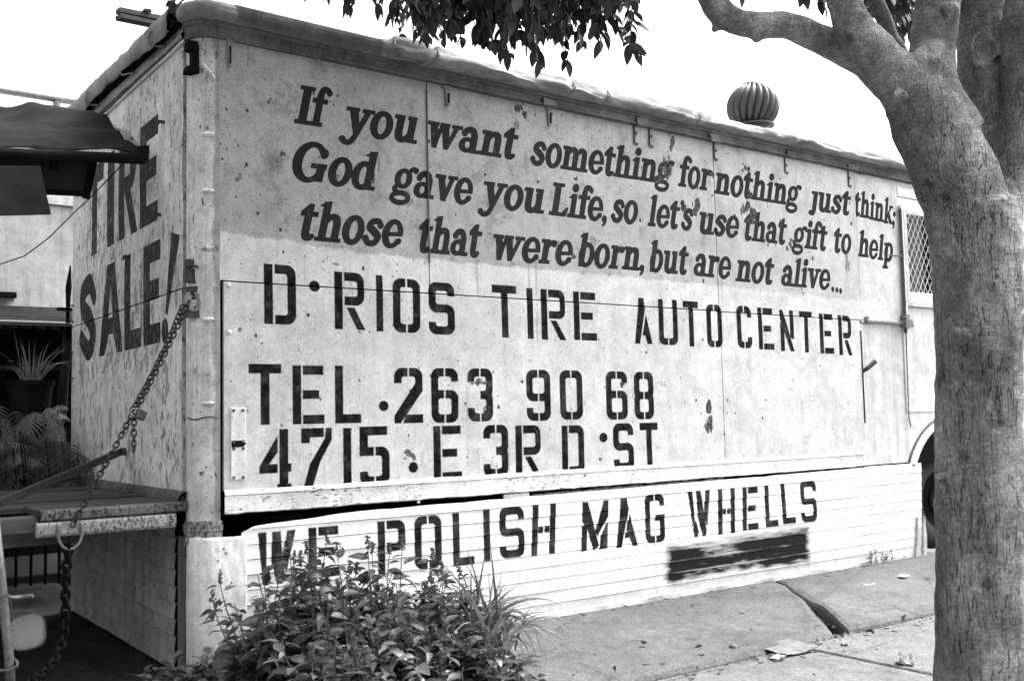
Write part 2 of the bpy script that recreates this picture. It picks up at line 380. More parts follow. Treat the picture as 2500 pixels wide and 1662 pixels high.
# wall canvas: R sign-writer lettering, G stencil lettering, B older darker paint field, A scars
WX0, WX1, WZ0, WZ1 = -.05, 5.45, .6, 2.95
cw = Canvas(WX0, WX1, WZ0, WZ1, .0022)
XH = .134
for a in [('If', (717, 299), (813, 313)), ('you', (826, 323), (1021, 350.5)), ('want', (1045, 357), (1269, 390)), ('something', (1295, 400), (1648, 451)),
          ('for', (1655, 453.5), (1741, 467)), ('nothing', (1743, 471), (1958, 506)), ('just', (1972, 512), (2080, 526)), ('think;', (2089, 526), (2190, 551))]:
    word(cw, 0, *a, XH)
for a in [('God', (715, 436.5), (925, 468)), ('gave', (951, 471), (1156, 501)), ('you', (1166, 501), (1330, 522)), ('Life,', (1339, 523), (1482, 541)), ('so', (1491, 540), (1559, 546)), ('*', (1561, 541), (1566, 542)),
          ("let's", (1581, 550), (1694, 563)), ('use', (1709, 569), (1805, 581)), ('that', (1818, 585), (1923, 597)), ('gift', (1932, 601), (2022, 613)), ('to', (2037, 615), (2079, 620)), ('help', (2095, 624.5), (2183, 640))]:
    word(cw, 0, *a, XH)
for a in [('those', (735, 583), (986, 605)), ('that', (1024, 614), (1180, 628)), ('were', (1205, 632.5), (1399, 648)), ('born,', (1410, 648.5), (1574, 660)), ('but', (1586, 662), (1684, 670)),
          ('are', (1694, 671.5), (1786, 681)), ('not', (1795, 685), (1893, 695)), ('alive', (1908, 696), (2028, 707))]:
    word(cw, 0, *a, XH)
for px, py in ((2033, 706), (2043, 708), (2052, 710.5)):
    p = onY(px, py)
    cw.draw(0, [[('e', p[0], p[2], .017, .02)]], (p[0] - .03, p[0] + .03, p[2] - .03, p[2] + .03), lambda X, Y: (X, Y, 1))
for c, x0, y0, x1, y1 in [('D', 643.7, 643, 723, 793.5), ('o', 754, 684, 781, 713), ('R', 815.7, 662, 892.5, 806), ('I', 917.5, 671, 936, 809.5), ('O', 958, 678, 1027, 813.3), ('S', 1045, 687.4, 1111, 818),
      ('T', 1200, 694, 1263, 825.3), ('I', 1284.6, 703, 1302.6, 827.4), ('R', 1319, 705, 1383, 831), ('E', 1398.4, 711, 1456, 832),
      ('A', 1546.7, 725.8, 1593.6, 840), ('U', 1605.8, 729.3, 1656, 843), ('T', 1666.3, 734, 1707.5, 846.5), ('O', 1722.5, 742, 1764.5, 848.4),
      ('C', 1796.3, 745.6, 1836.4, 850.6), ('E', 1848, 750.2, 1889, 854), ('N', 1902, 755.6, 1940, 858), ('T', 1950.4, 759, 1986, 861), ('E', 1998.6, 765, 2035.8, 863.6), ('R', 2044.5, 769, 2081.4, 867.7)]:
    t = (x1 - x0) * .0
    sten(cw, 1, c, (x0, y0), (x1, y1), t=.044 if x0 < 1500 else .042, g=.0095)
for c, x0, y0, x1, y1 in [('T', 606, 887.6, 686.5, 1035.6), ('E', 713, 891.5, 790, 1034), ('L', 816.6, 892, 882, 1032), ('o', 924.5, 978, 949, 1003), ('2', 961.4, 897.2, 1033, 1031.8), ('6', 1051, 897.8, 1119.3, 1031),
      ('3', 1139.2, 898.7, 1203.3, 1028), ('9', 1282.3, 902.2, 1344.3, 1026.4), ('0', 1364, 903.3, 1423.4, 1023.4), ('6', 1477.7, 905.6, 1533.7, 1023.4), ('8', 1546.5, 906.8, 1597.8, 1022.7),
      ('4', 632.3, 1048.3, 711.4, 1193.8), ('7', 734.4, 1045.2, 811, 1191.2), ('1', 837, 1044.5, 858.5, 1184.8), ('5', 877, 1041.3, 952, 1181.6), ('o', 996.5, 1127.5, 1020.5, 1153), ('E', 1056.4, 1039.7, 1126, 1170.5),
      ('3', 1178, 1037.4, 1241.5, 1162), ('R', 1256.2, 1038.5, 1322.7, 1161), ('D', 1369.3, 1038.5, 1427.6, 1155), ('o', 1462.5, 1056, 1483.5, 1079), ('S', 1495.7, 1033.4, 1548.8, 1145.8), ('T', 1561.2, 1032, 1608.7, 1140.7)]:
    sten(cw, 1, c, (x0, y0), (x1, y1), t=.044, g=.008)
# older darker paint field, its lower edge just under the quotation
U, V = np.meshgrid(cw.U, cw.V)
bx = [-.1, .02, .25, .62, 1.0, 2.0, 3.2, 4.5, 4.74, 5.5]; bz = [1.955, 1.962, 1.955, 1.928, 1.918, 1.912, 1.905, 1.88, 1.87, 1.87]
edge = np.interp(cw.U, bx, bz) + .004 * np.sin(cw.U * 23) + .003 * np.sin(cw.U * 61)
zone = np.clip((V - edge[None, :]) / .014 + .5, 0, 1)
zone *= 1 - .55 * np.clip((U - 1.6) / 3.0, 0, 1) - .55 * (U > 4.745)  # field fades to the right, painting in the brighter light at that end
cw.ch[2][:] = zone
# ghost of older lettering in the dark field and repair rectangles around the stencils
def ghost(c, tl, br, t, amp):
    a = onY(*tl); b = onY(*br)
    cw.draw(3, stencil(c, b[0] - a[0], a[2] - b[2], t, 0.0), (a[0], b[0], b[2], a[2]), lambda X, Y: (X - a[0], Y - b[2], 1.0), soft=.02, amp=amp)
ghost('R', (625, 305), (705, 445), .06, .17); ghost('A', (925, 440), (1010, 560), .06, .14); ghost('A', (860, 190), (960, 300), .06, .10)
# scars: paint gone, dark under-layer showing
r2 = np.random.RandomState(11)
def scar(px, py, sx, sy, amp=1.0, n=9):
    p = onY(px, py); s = .0019 * (1 + p[0] / 5.5)
    g = []
    for _ in range(n):
        cx, cy = r2.normal(0, .45, 2); a = abs(r2.normal(.35, .2)) + .12
        g.append([('p', [(cx + a * math.cos(q) * r2.uniform(.4, 1.2), cy + a * math.sin(q) * r2.uniform(.4, 1.3)) for q in np.linspace(0, 6.28, 8)[:-1]])])
    kx, kz = sx * s, sy * s
    cw.draw(3, g, (p[0] - 2 * kx, p[0] + 2 * kx, p[2] - 2 * kz, p[2] + 2 * kz), lambda X, Y: ((X - p[0]) / kx, (Y - p[2]) / kz, min(kx, kz)), soft=.004, amp=amp)
for a in [(1275, 272, 14, 20, .8), (1258, 300, 8, 22, .45), (1625, 390, 20, 28, .6), (1640, 345, 10, 22, .7), (1608, 440, 10, 12, 1), (1671, 508, 11, 9, 1), (1695, 505, 9, 18, .8), (1740, 426, 8, 7, 1), (1832, 477, 12, 12, 1),
          (1822, 410, 12, 12, .9), (1835, 520, 13, 16, .95), (1815, 515, 8, 14, .7), (1835, 541, 16, 7, 1), (1930, 595, 7, 9, 1), (1922, 607, 4, 4, 1), (1905, 550, 7, 14, .5), (1725, 528, 5, 8, .9), (1733, 1028, 13, 24, .85), (1722, 1040, 5, 8, .8),
          (1168, 935, 22, 11, .75), (1180, 1000, 10, 10, .75), (1135, 985, 5, 4, .8), (1518, 938, 7, 7, .8), (1615, 935, 12, 10, .35), (1408, 435, 6, 5, .8), (690, 375, 6, 7, .9), (820, 435, 12, 8, .5), (998, 487, 14, 20, .4), (1160, 430, 14, 22, .35),
          (912, 445, 8, 14, .6), (1000, 1108, 16, 12, .7), (1012, 1118, 6, 7, .8), (1400, 625, 5, 6, 1), (1450, 200, 4, 4, .6), (560, 830, 5, 6, .4), (575, 345, 6, 5, .5), (584, 432, 8, 12, .5), (2080, 545, 5, 5, .9), (1984, 630, 3, 4, 1), (2100, 420, 18, 5, .6),
          (1165, 620, 8, 12, .3), (2070, 640, 6, 22, .5), (1545, 372, 9, 8, .4), (1690, 560, 8, 20, .3), (1450, 590, 14, 8, .4), (1880, 500, 4, 10, .5), (1890, 880, 10, 4, .2), (780, 640, 10, 4, .5), (825, 644, 10, 4, .7)]:
    scar(*a)
for k in range(420):           # nail and screw holes, chips
    x = r2.uniform(0, 4.7); z = r2.uniform(.82, 2.82); q = r2.uniform(.0025, .007) * (1.5 if r2.rand() < .1 else .8)
    cw.draw(3, [[('e', x, z, q, q * r2.uniform(.8, 1.7))]], (x - .02, x + .02, z - .02, z + .02), lambda X, Y: (X, Y, 1), soft=.0025, amp=r2.uniform(.4, 1))
for px, py in [(603, 271), (602, 402), (1185, 426), (1314, 444), (624, 819), (752, 769), (1048, 345), (1715, 829), (685, 561), (1578, 860), (1958, 706), (1860, 1020), (1768, 1060)]:
    p = onY(px, py); cw.draw(3, [[('e', p[0], p[2], .0075, .009)]], (p[0] - .02, p[0] + .02, p[2] - .02, p[2] + .02), lambda X, Y: (X, Y, 1), soft=.002, amp=1)
for k in range(38):            # row of rivets along the seam over the bottom panels
    for z in (1.775, 1.715):
        x = .06 + k * .124 + r2.uniform(-.01, .01)
        cw.draw(3, [[('e', x, z, .003, .0035)]], (x - .02, x + .02, z - .02, z + .02), lambda X, Y: (X, Y, 1), soft=.0025, amp=.7)
IMW = cw.image('side_paint')

# skirt canvas: G stencil, R sprayed-over patch
SY = -.012
KX0, KX1, KZ0, KZ1 = -.02, 5.6, -.05, .8
ck = Canvas(KX0, KX1, KZ0, KZ1, .0022)
for c, x0, y0, x1, y1, ln in [('W', 618, 1301, 712, 1421, .02), ('E', 751.4, 1288, 826, 1404, 0), ('P', 920, 1272.5, 990, 1396, .0), ('O', 1009.7, 1261, 1078.4, 1383, 0), ('L', 1103, 1252, 1157.8, 1376, 0), ('I', 1178, 1244, 1197, 1368, .0),
      ('S', 1217, 1239, 1280, 1357, 0), ('H', 1292, 1233, 1353, 1350, .02), ('M', 1414, 1226, 1482, 1338, .02), ('A', 1500, 1217, 1557, 1331, 0), ('G', 1571.7, 1207, 1623.5, 1321, 0),
      ('W', 1677, 1199.5, 1736, 1306, 0), ('H', 1748, 1194.5, 1794, 1300, .01), ('E', 1808, 1190, 1850, 1291, .01), ('L', 1864, 1185, 1899.5, 1283, 0), ('L', 1906, 1180, 1942.5, 1276, -.01), ('S', 1951, 1175, 1994.5, 1271, 0)]:
    sten(ck, 1, c, (x0, y0), (x1, y1), t=.042, g=.008, y=SY, lean=ln, soft=.007)
a, b, c_, d_ = onY(1628, 1333, SY), onY(1971, 1287, SY), onY(1975, 1376, SY), onY(1625, 1431, SY)
ck.draw(0, [[('p', [(q[0], q[2]) for q in (a, b, c_, d_)])]], (a[0] - .1, c_[0] + .1, d_[2] - .05, b[2] + .05), lambda X, Y: (X, Y, 1), soft=.045)
U, V = np.meshgrid(ck.U, ck.V)
xm = (U - a[0]) / (b[0] - a[0]); zm = (V - d_[2]) / (b[2] - d_[2])
wear = .66 + .42 * np.clip(np.abs(xm - .38) / .32, 0, 1) + .30 * np.exp(-((zm - .42 - .12 * xm) / .12) ** 2) + .12 * np.sin(U * 11 + V * 30) - .55 * np.clip((.22 + .05 * np.sin(U * 31) - zm) / .2, 0, 1)
hBd = .067
for i_ in range(11):
    wear -= .75 * np.exp(-((V - (.02 + hBd * i_)) / .0035) ** 2)
ck.ch[0] *= np.clip(wear, 0.1, 1)
IMK = ck.image('skirt_paint')

# end wall canvas (x = -.103), u runs from far (left in the photo) to near
EY0, EY1, EZ0, EZ1 = -2.45, .05, .6, 2.95
ce = Canvas(EY0, EY1, EZ0, EZ1, .0028)
def eq(px, py): p = onX(px, py); return -p[1], p[2]
def eg(gl, u0, u1, z0, z1, ln=0): ce.draw(0, gl, (u0 - .05, u1 + .05, z0, z1), lambda X, Y: (X - u0 - ln * (Y - z0), Y - z0, 1.0), soft=.004)
T = .115
hE = .53; z0 = 2.10
eg([[('b', 0, hE - T, .39, hE)], [('b', .14, 0, .26, hE)]], -1.956, -1.56, z0, z0 + hE)
u, _ = eq(262, 500); u2, _ = eq(279, 500); eg([[('b', 0, 0, u2 - u, hE)]], u, u2, z0, z0 + hE)
u, _ = eq(289.8, 500); u2, _ = eq(335.5, 500); ww = u2 - u
eg([[('b', 0, 0, T, hE)], [('r', -.2, hE * .45, ww * .93, hE, .13), ('-r', -.2, hE * .45 + .09, ww * .93 - T, hE - .09, .04), ('-b', -1, -1, 0, 1)], [('p', [(T, hE * .5), (ww * .62, hE * .5), (ww, 0), (ww - T * 1.05, 0)])]], u, u2, z0, z0 + hE)
u, _ = eq(341.6, 430); u2, _ = eq(385.7, 420); ww = u2 - u
EG = lambda ww, h: [[('b', 0, 0, T, h)], [('b', 0, h - .1, ww, h)], [('b', 0, h * .43, ww * .93, h * .43 + .1)], [('b', 0, 0, ww, .1)]]
eg(EG(ww, hE), u, u2, z0, z0 + hE)
z0 = 1.495; hS = .505
u, _ = eq(192.6, 780); u2, _ = eq(236.3, 780); ww = u2 - u
eg([[('s', [(ww - .06, hS - .15), (ww * .62, hS - .06), (ww * .25, hS * .8), (ww * .25, hS * .62), (ww * .62, hS * .46), (ww * .8, hS * .25), (ww * .55, .05), (.07, .13)], [.05, .06, .065, .065, .065, .065, .06, .055])]], u, u2, z0, z0 + hS)
u, _ = eq(241.6, 800); u2, _ = eq(298.8, 800); ww = u2 - u
eg([[('p', [(0, 0), (T, 0), (ww * .42, hS * .2), (ww * .62, hS * .2), (ww - T, 0), (ww, 0), (ww * .66, hS), (ww * .34, hS)]), ('-p', [(ww * .42, hS * .4), (ww * .6, hS * .4), (ww * .5, hS * .78)]), ('-p', [(T * 1.15, -.01), (ww - T * 1.15, -.01), (ww * .62, hS * .22), (ww * .42, hS * .22)])]], u, u2, z0, z0 + hS)
u, _ = eq(302.9, 750); u2, _ = eq(343.7, 750); ww = u2 - u
eg([[('b', 0, 0, T, hS)], [('b', 0, 0, ww, .1)]], u, u2, z0, z0 + hS)
u, _ = eq(349.8, 700); u2, _ = eq(391.4, 700); ww = u2 - u
eg(EG(ww, hS), u, u2, z0, z0 + hS)
p1, p2, p3, p4 = eq(418, 567), eq(438.8, 573.5), eq(409, 770), eq(403, 764)
ce.draw(0, [[('p', [p1, p2, p3, p4])]], (p4[0] - .02, p2[0] + .05, 1.6, 2.05), lambda X, Y: (X, Y, 1), soft=.004)
q = eq(402, 808); ce.draw(0, [[('e', q[0], q[1], .052, .062)]], (q[0] - .1, q[0] + .1, q[1] - .1, q[1] + .1), lambda X, Y: (X, Y, 1), soft=.004)
IME = ce.image('end_wall_paint')
def uvW(co): return np.stack([(co[:, 0] - WX0) / (WX1 - WX0), (co[:, 2] - WZ0) / (WZ1 - WZ0)], -1)
def uvK(co): return np.stack([(co[:, 0] - KX0) / (KX1 - KX0), (co[:, 2] - KZ0) / (KZ1 - KZ0)], -1)
def uvE(co): return np.stack([(-co[:, 1] - EY0) / (EY1 - EY0), (co[:, 2] - EZ0) / (EZ1 - EZ0)], -1)
#MATERIALS
# ------------------------------------------------------------------ materials
class NM:
    def __init__(s, name):
        s.m = bpy.data.materials.new(name); s.m.use_nodes = True; s.t = s.m.node_tree
        s.b = s.t.nodes['Principled BSDF']; s.tc = s.t.nodes.new('ShaderNodeTexCoord')
        s.geo = None
    def n(s, ty, **k):
        o = s.t.nodes.new(ty)
        for a, b in k.items(): setattr(o, a, b)
        return o
    def put(s, sock, v):
        if hasattr(v, 'is_linked') or isinstance(v, bpy.types.NodeSocket): s.t.links.new(v, sock)
        elif v is not None: sock.default_value = v
    def co(s, sx=1, sy=1, sz=1, src='Object', off=0.0):
        m = s.n('ShaderNodeMapping'); s.t.links.new(s.tc.outputs[src], m.inputs[0]); m.inputs['Scale'].default_value = (sx, sy, sz)
        m.inputs['Location'].default_value = (off, off * .7, off * .3)
        return m.outputs[0]
    def noise(s, vec, scale, detail=4, rough=.55, dist=0.0):
        o = s.n('ShaderNodeTexNoise'); s.put(o.inputs['Vector'], vec); o.inputs['Scale'].default_value = scale
        o.inputs['Detail'].default_value = detail; o.inputs['Roughness'].default_value = rough; o.inputs['Distortion'].default_value = dist
        return o.outputs['Fac']
    def vor(s, vec, scale, feature='F1', out='Distance'):
        o = s.n('ShaderNodeTexVoronoi', feature=feature); s.put(o.inputs['Vector'], vec); o.inputs['Scale'].default_value = scale
        return o.outputs[out]
    def math(s, op, a, b=None, c=None, clamp=False):
        o = s.n('ShaderNodeMath', operation=op); o.use_clamp = clamp
        s.put(o.inputs[0], a)
        if b is not None: s.put(o.inputs[1], b)
        if c is not None: s.put(o.inputs[2], c)
        return o.outputs[0]
    def ramp(s, v, lo, hi, a=0.0, b=1.0):
        o = s.n('ShaderNodeMapRange'); o.clamp = True
        s.put(o.inputs['Value'], v); o.inputs['From Min'].default_value = lo; o.inputs['From Max'].default_value = hi
        s.put(o.inputs['To Min'], a); s.put(o.inputs['To Max'], b)
        return o.outputs[0]
    def mix(s, f, a, b):          # scalar mix
        o = s.n('ShaderNodeMix', data_type='FLOAT'); s.put(o.inputs[0], f); s.put(o.inputs[2], a); s.put(o.inputs[3], b)
        return o.outputs[0]
    def img(s, im):
        o = s.n('ShaderNodeTexImage', image=im, extension='EXTEND', interpolation='Linear'); s.t.links.new(s.tc.outputs['UV'], o.inputs[0])
        p = s.n('ShaderNodeSeparateColor'); s.t.links.new(o.outputs['Color'], p.inputs[0])
        return p.outputs[0], p.outputs[1], p.outputs[2], o.outputs['Alpha']
    def rnd(s): return s.n('ShaderNodeObjectInfo').outputs['Random']
    def done(s, col, rough=.8, h=None, bump=.3, dist=.004, metal=0.0, spec=.35):
        c = s.n('ShaderNodeCombineColor')
        for k in range(3): s.put(c.inputs[k], col)
        s.t.links.new(c.outputs[0], s.b.inputs['Base Color'])
        s.put(s.b.inputs['Roughness'], rough); s.put(s.b.inputs['Metallic'], metal)
        s.b.inputs['Specular IOR Level'].default_value = spec
        if h is not None:
            b = s.n('ShaderNodeBump'); b.inputs['Strength'].default_value = bump; b.inputs['Distance'].default_value = dist
            s.put(b.inputs['Height'], h); s.t.links.new(b.outputs[0], s.b.inputs['Normal'])
        return s.m

def paint(name, base, dirt=.35, chips=.0, chipcol=.06, streak=.5, seed=0.0, grain=.12, bump=.4, vstretch=1.0, img=None, kind='', var=0.0, chipscale=14):
    s = NM(name)
    v = s.co(off=seed)
    big = s.noise(v, 1.7, 4, .6); mid = s.noise(v, 9, 5, .65); fine = s.noise(v, 120, 3, .7); grit = s.noise(v, 420, 2, .7)
    st = s.noise(s.co(22, 22, 1.1, off=seed + 3), 1.0, 4, .6)
    st2 = s.noise(s.co(70, 70, 2.5, off=seed + 8), 1.0, 3, .6)
    col = base
    f = s.ramp(big, .38, .64, 1.05, 1 - dirt * .5)
    f = s.math('MULTIPLY', f, s.ramp(mid, .38, .66, 1.08, 1 - dirt * .6))
    f = s.math('MULTIPLY', f, s.ramp(s.noise(v, 34, 5, .75), .52, .68, 1.0, 1 - dirt * .55))
    f = s.math('MULTIPLY', f, s.ramp(st, .45, .68, 1.0, 1 - dirt * streak))
    f = s.math('MULTIPLY', f, s.ramp(st2, .53, .70, 1.0, 1 - dirt * streak * .8))
    f = s.math('MULTIPLY', f, s.ramp(fine, .38, .62, 1 + grain, 1 - grain))
    f = s.math('MULTIPLY', f, s.ramp(grit, .35, .65, 1 + grain * 1.6, 1 - grain * 1.6))
    h = s.math('ADD', s.math('MULTIPLY', mid, .6), s.math('MULTIPLY', fine, .35))
    if img is not None: R_, G_, B_, A_ = s.img(img)
    if kind == 'wall':
        nz = s.math('SUBTRACT', s.noise(v, 60, 4, .7), .5)
        zone = s.ramp(s.math('ADD', B_, s.math('MULTIPLY', nz, .25)), .0, 1.0)
        col = s.mix(zone, .62, .40)
        blot = s.ramp(s.noise(v, 5.5, 6, .78), .53, .66)
        col = s.math('MULTIPLY', col, s.mix(s.math('MULTIPLY', blot, s.mix(zone, .35, 1.0)), 1.0, .58))
        cl = s.math('MULTIPLY', s.ramp(s.noise(s.co(1, 1, .6, off=31), 75, 5, .8), .585, .63), s.ramp(s.noise(s.co(1, 1, .5, off=33), 6, 4, .7), .47, .60))
        col = s.math('MULTIPLY', col, s.mix(cl, 1.0, .30))
        run = s.math('MULTIPLY', s.ramp(s.noise(s.co(26, 26, .9, off=40), 1.0, 3, .6), .60, .70), s.ramp(s.noise(v, 3.0, 3, .6), .48, .60))
        col = s.math('MULTIPLY', col, s.mix(run, 1.0, .62))
    col = s.math('MULTIPLY', f, col)
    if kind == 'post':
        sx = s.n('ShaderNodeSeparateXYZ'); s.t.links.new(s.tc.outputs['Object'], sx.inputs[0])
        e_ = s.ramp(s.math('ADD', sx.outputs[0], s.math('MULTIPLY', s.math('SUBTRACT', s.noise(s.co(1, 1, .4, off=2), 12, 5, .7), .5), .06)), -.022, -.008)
        col = s.math('MULTIPLY', col, s.mix(e_, 1.0, .5))  # joint-side edge darkened: dirt and the joint's shadow painted in together
        sp_ = s.ramp(s.noise(s.co(off=19), 30, 4, .7), .61, .63)
        lo_ = s.ramp(sx.outputs[2], 1.6, .7, .25, 1.0)
        col = s.mix(s.math('MULTIPLY', sp_, lo_), col, .05)
    if var: col = s.math('MULTIPLY', col, s.ramp(s.rnd(), 0, 1, 1 - var, 1 + var * .3))
    if img is not None:
        worn = s.ramp(s.noise(s.co(1, 1, .5, off=5), 34, 5, .75), .60, .72)           # flaked letter paint
        e1 = s.math('SUBTRACT', s.noise(v, 150, 3, .7), .5)
        r_ = s.ramp(s.math('ADD', R_, s.math('MULTIPLY', e1, .16 if kind != 'skirt' else .5)), .42, .58)
        g_ = s.ramp(s.math('ADD', G_, s.math('MULTIPLY', e1, .55)), .30, .72)
        g_ = s.math('MULTIPLY', g_, s.ramp(s.noise(v, 16, 3, .5), .25, .5, .93, 1.0))
        if kind == 'wall':
            # reddish-looking sign paint prints dark grey, the sprayed stencils nearly black
            r_ = s.math('MULTIPLY', r_, s.mix(worn, 1.0, .75))
            col = s.mix(r_, col, s.ramp(mid, .3, .7, .016, .028))
            col = s.mix(s.math('MULTIPLY', g_, s.mix(worn, 1.0, .8)), col, s.ramp(s.noise(v, 14, 4, .6), .40, .68, .003, .018))
            sc = s.ramp(s.math('ADD', A_, s.math('MULTIPLY', e1, .5)), .22, .50)
            col = s.mix(s.math('MULTIPLY', sc, s.ramp(A_, .1, .8, .35, .97)), col, s.ramp(s.noise(v, 55, 3, .7), .42, .60, .012, .10))
            h = s.math('SUBTRACT', h, s.math('MULTIPLY', sc, .8))
            h = s.math('ADD', h, s.math('MULTIPLY', s.math('ADD', r_, g_), .12))
        elif kind == 'skirt':
            sz = s.n('ShaderNodeSeparateXYZ'); s.t.links.new(s.tc.outputs['Object'], sz.inputs[0])
            spl = s.ramp(s.math('ADD', sz.outputs[2], s.math('MULTIPLY', s.math('SUBTRACT', s.noise(v, 9, 5, .75), .5), .45)), .02, .16, 1, 0)
            col = s.math('MULTIPLY', col, s.mix(spl, 1.0, .62))
            sc2 = s.math('MULTIPLY', s.ramp(s.noise(s.co(1, 1, .7, off=51), 60, 5, .8), .60, .64), s.ramp(s.noise(v, 3.1, 3, .6), .48, .58))
            col = s.mix(s.math('MULTIPLY', sc2, .6), col, .12)
            col = s.mix(g_, col, s.ramp(mid, .38, .66, .005, .03))
            col = s.mix(s.ramp(s.math('ADD', R_, s.math('MULTIPLY', s.math('MULTIPLY', s.math('SUBTRACT', s.noise(s.co(1, 1, 7, off=2), 7, 5, .7), .5), 1.3), s.ramp(R_, .02, .35))), .10, .85), col, .014)
        else:
            pe = s.ramp(s.noise(s.co(1, 1, .55, off=61), 7.5, 5, .72), .60, .612)
            pl_ = s.ramp(s.noise(s.co(1, 1, .55, off=61), 7.5, 5, .72), .588, .60)
            col = s.mix(s.math('SUBTRACT', pl_, pe, clamp=True), col, s.math('MULTIPLY', col, .25))
            col = s.mix(s.math('MULTIPLY', pe, .8), col, s.ramp(fine, .4, .6, .20, .34))
            h = s.math('SUBTRACT', h, s.math('MULTIPLY', pe, .8))
            col = s.mix(s.math('MULTIPLY', r_, s.math('SUBTRACT', 1.0, s.math('MULTIPLY', pe, .1))), col, s.ramp(mid, .3, .7, .026, .040))
    if chips > 0:
        cn = s.noise(s.co(1, 1, .38 * vstretch, off=seed + 11), chipscale * 2.6, 6, .72)
        area = s.ramp(s.noise(v, 2.2, 3, .6), .35, .7, -.05, .06)
        c = s.ramp(s.math('ADD', cn, area), .70 - chips * .2, .715 - chips * .2)
        edge = s.ramp(s.math('ADD', cn, area), .675 - chips * .2, .70 - chips * .2)
        if img is None or kind == 'end':
            keep = c if img is None else s.math('MULTIPLY', c, s.math('SUBTRACT', 1.0, s.math('MULTIPLY', r_, .97)))
            col = s.mix(s.math('MULTIPLY', edge, .15), col, .7)
            col = s.mix(keep, col, s.ramp(s.noise(v, 50, 3, .6), .4, .6, chipcol * .6, chipcol * 1.9))
        else: col = s.mix(s.math('MULTIPLY', c, .8), col, chipcol)
        h = s.math('SUBTRACT', h, s.math('MULTIPLY', c, 1.4))
    return s.done(col, s.ramp(mid, .3, .7, .6, .8), h, bump, .004, spec=.06 if img is not None else .25)

M_WALL = paint('weathered_white_side_paint', .66, .26, .07, .10, .22, img=IMW, kind='wall', bump=.5)
M_SKIRT = paint('white_siding_paint', .80, .08, .02, .2, .3, img=IMK, kind='skirt', bump=.15, seed=4, grain=.05)
M_END = paint('flaking_end_wall_paint', .72, .35, .60, .20, .5, img=IME, kind='end', bump=.9, seed=9, vstretch=1.3, chipscale=11)
M_WHITE = paint('weathered_white_paint', .66, .3, .14, .09, .6, seed=2, bump=.5)
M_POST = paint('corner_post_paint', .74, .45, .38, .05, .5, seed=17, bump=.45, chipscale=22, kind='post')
M_SHEET = paint('galvanised_white_sheet', .82, .28, .10, .08, .5, seed=21, bump=.35, chipscale=20)
M_BOARD = paint('cracked_white_board', .82, .28, .50, .06, .1, seed=31, bump=1.0, vstretch=9)
M_BADCHAN = paint('flaked_steel_channel', .42, .5, .85, .05, .2, seed=41, bump=1.0, chipscale=48)
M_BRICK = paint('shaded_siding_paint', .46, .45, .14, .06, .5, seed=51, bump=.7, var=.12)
M_MORTAR = paint('mortar', .13, .5, seed=3)
M_TRIM = paint('grimy_grey_trim', .14, .6, .2, .03, .4, seed=61, bump=.7)
M_PLASTER = paint('white_stucco', .52, .35, .03, .2, .5, seed=71, bump=.7)

M_CHAN2 = paint('rust_speckled_dark_channel', .16, .6, .9, .02, .3, seed=44, bump=1.0, chipscale=40)
def simple(name, lo, hi, scale=20, rough=.8, bump=.3, stretch=(1, 1, 1), metal=0.0, spec=.35, var=0.0, dist=.004, detail=5):
    s = NM(name); v = s.co(*stretch)
    a = s.noise(v, scale, detail, .65); b = s.noise(v, scale * 9, 3, .6)
    c = s.ramp(s.math('ADD', s.math('MULTIPLY', a, .7), s.math('MULTIPLY', b, .3)), .33, .67, lo, hi)
    if var: c = s.math('MULTIPLY', c, s.ramp(s.rnd(), 0, 1, 1 - var, 1 + var))
    return s.done(c, rough, s.math('ADD', a, s.math('MULTIPLY', b, .4)), bump, dist, metal, spec)
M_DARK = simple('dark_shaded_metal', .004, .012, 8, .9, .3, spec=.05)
M_RUST = simple('rusty_iron', .02, .10, 60, .7, .8, metal=.3)
M_CHAIN = simple('dull_chain_steel', .015, .06, 90, .45, .3, metal=.6)
M_STEEL = simple('worn_steel', .10, .28, 30, .5, .3, metal=.5)
M_GALV = simple('galvanised_vent_metal', .05, .12, 14, .45, .15, metal=.35)
M_WOODD = simple('dark_weathered_wood', .025, .10, 7, .85, .9, (.12, 1, 1))
M_DECK = simple('worn_deck_wood', .012, .07, 6, .85, .9, (.10, 1.4, 1.4))
M_POSTWOOD = simple('splintered_wood', .03, .26, 9, .85, 1.0, (1.5, 1.5, .12))
M_CANVAS = simple('dark_canvas', .006, .018, 5, .95, .5, detail=8, spec=.08)
M_CANVASD = simple('soot_canvas', .018, .035, 9, .9, .5)
M_CANVASP = simple('pale_canvas', .12, .3, 10, .9, .5)
M_TARP = simple('weathered_tarp', .10, .34, 7, .8, .6, (.5, 1, 2))
M_RIB = simple('ribbed_grey_sheet', .11, .26, 16, .7, .4)
M_RUBBER = simple('tyre_rubber', .02, .045, 20, .75, .4)
M_GLASS = simple('dusty_glass', .03, .09, 5, .5, .02, (2, 2, .3))
M_SOIL = simple('dark_soil', .010, .05, 16, .95, 1.0, dist=.02, detail=8)
M_HINGE = paint('grey_hinge_paint', .30, .5, .3, .03, .5, seed=81, bump=.5, chipscale=30)
M_STALK = simple('plant_stalk', .06, .12, 40, .7, .3)
M_PAPER = simple('scrap_paper', .32, .48, 30, .9, .3)
M_CARD = simple('grey_cardboard', .08, .17, 18, .9, .3)
M_PLASTIC = simple('dull_plastic', .30, .42, 8, .5, .1)
M_POT = simple('black_nursery_pot', .006, .012, 10, .8, .1, spec=.1)
M_TILE = simple('clay_edging', .09, .16, 12, .85, .4)

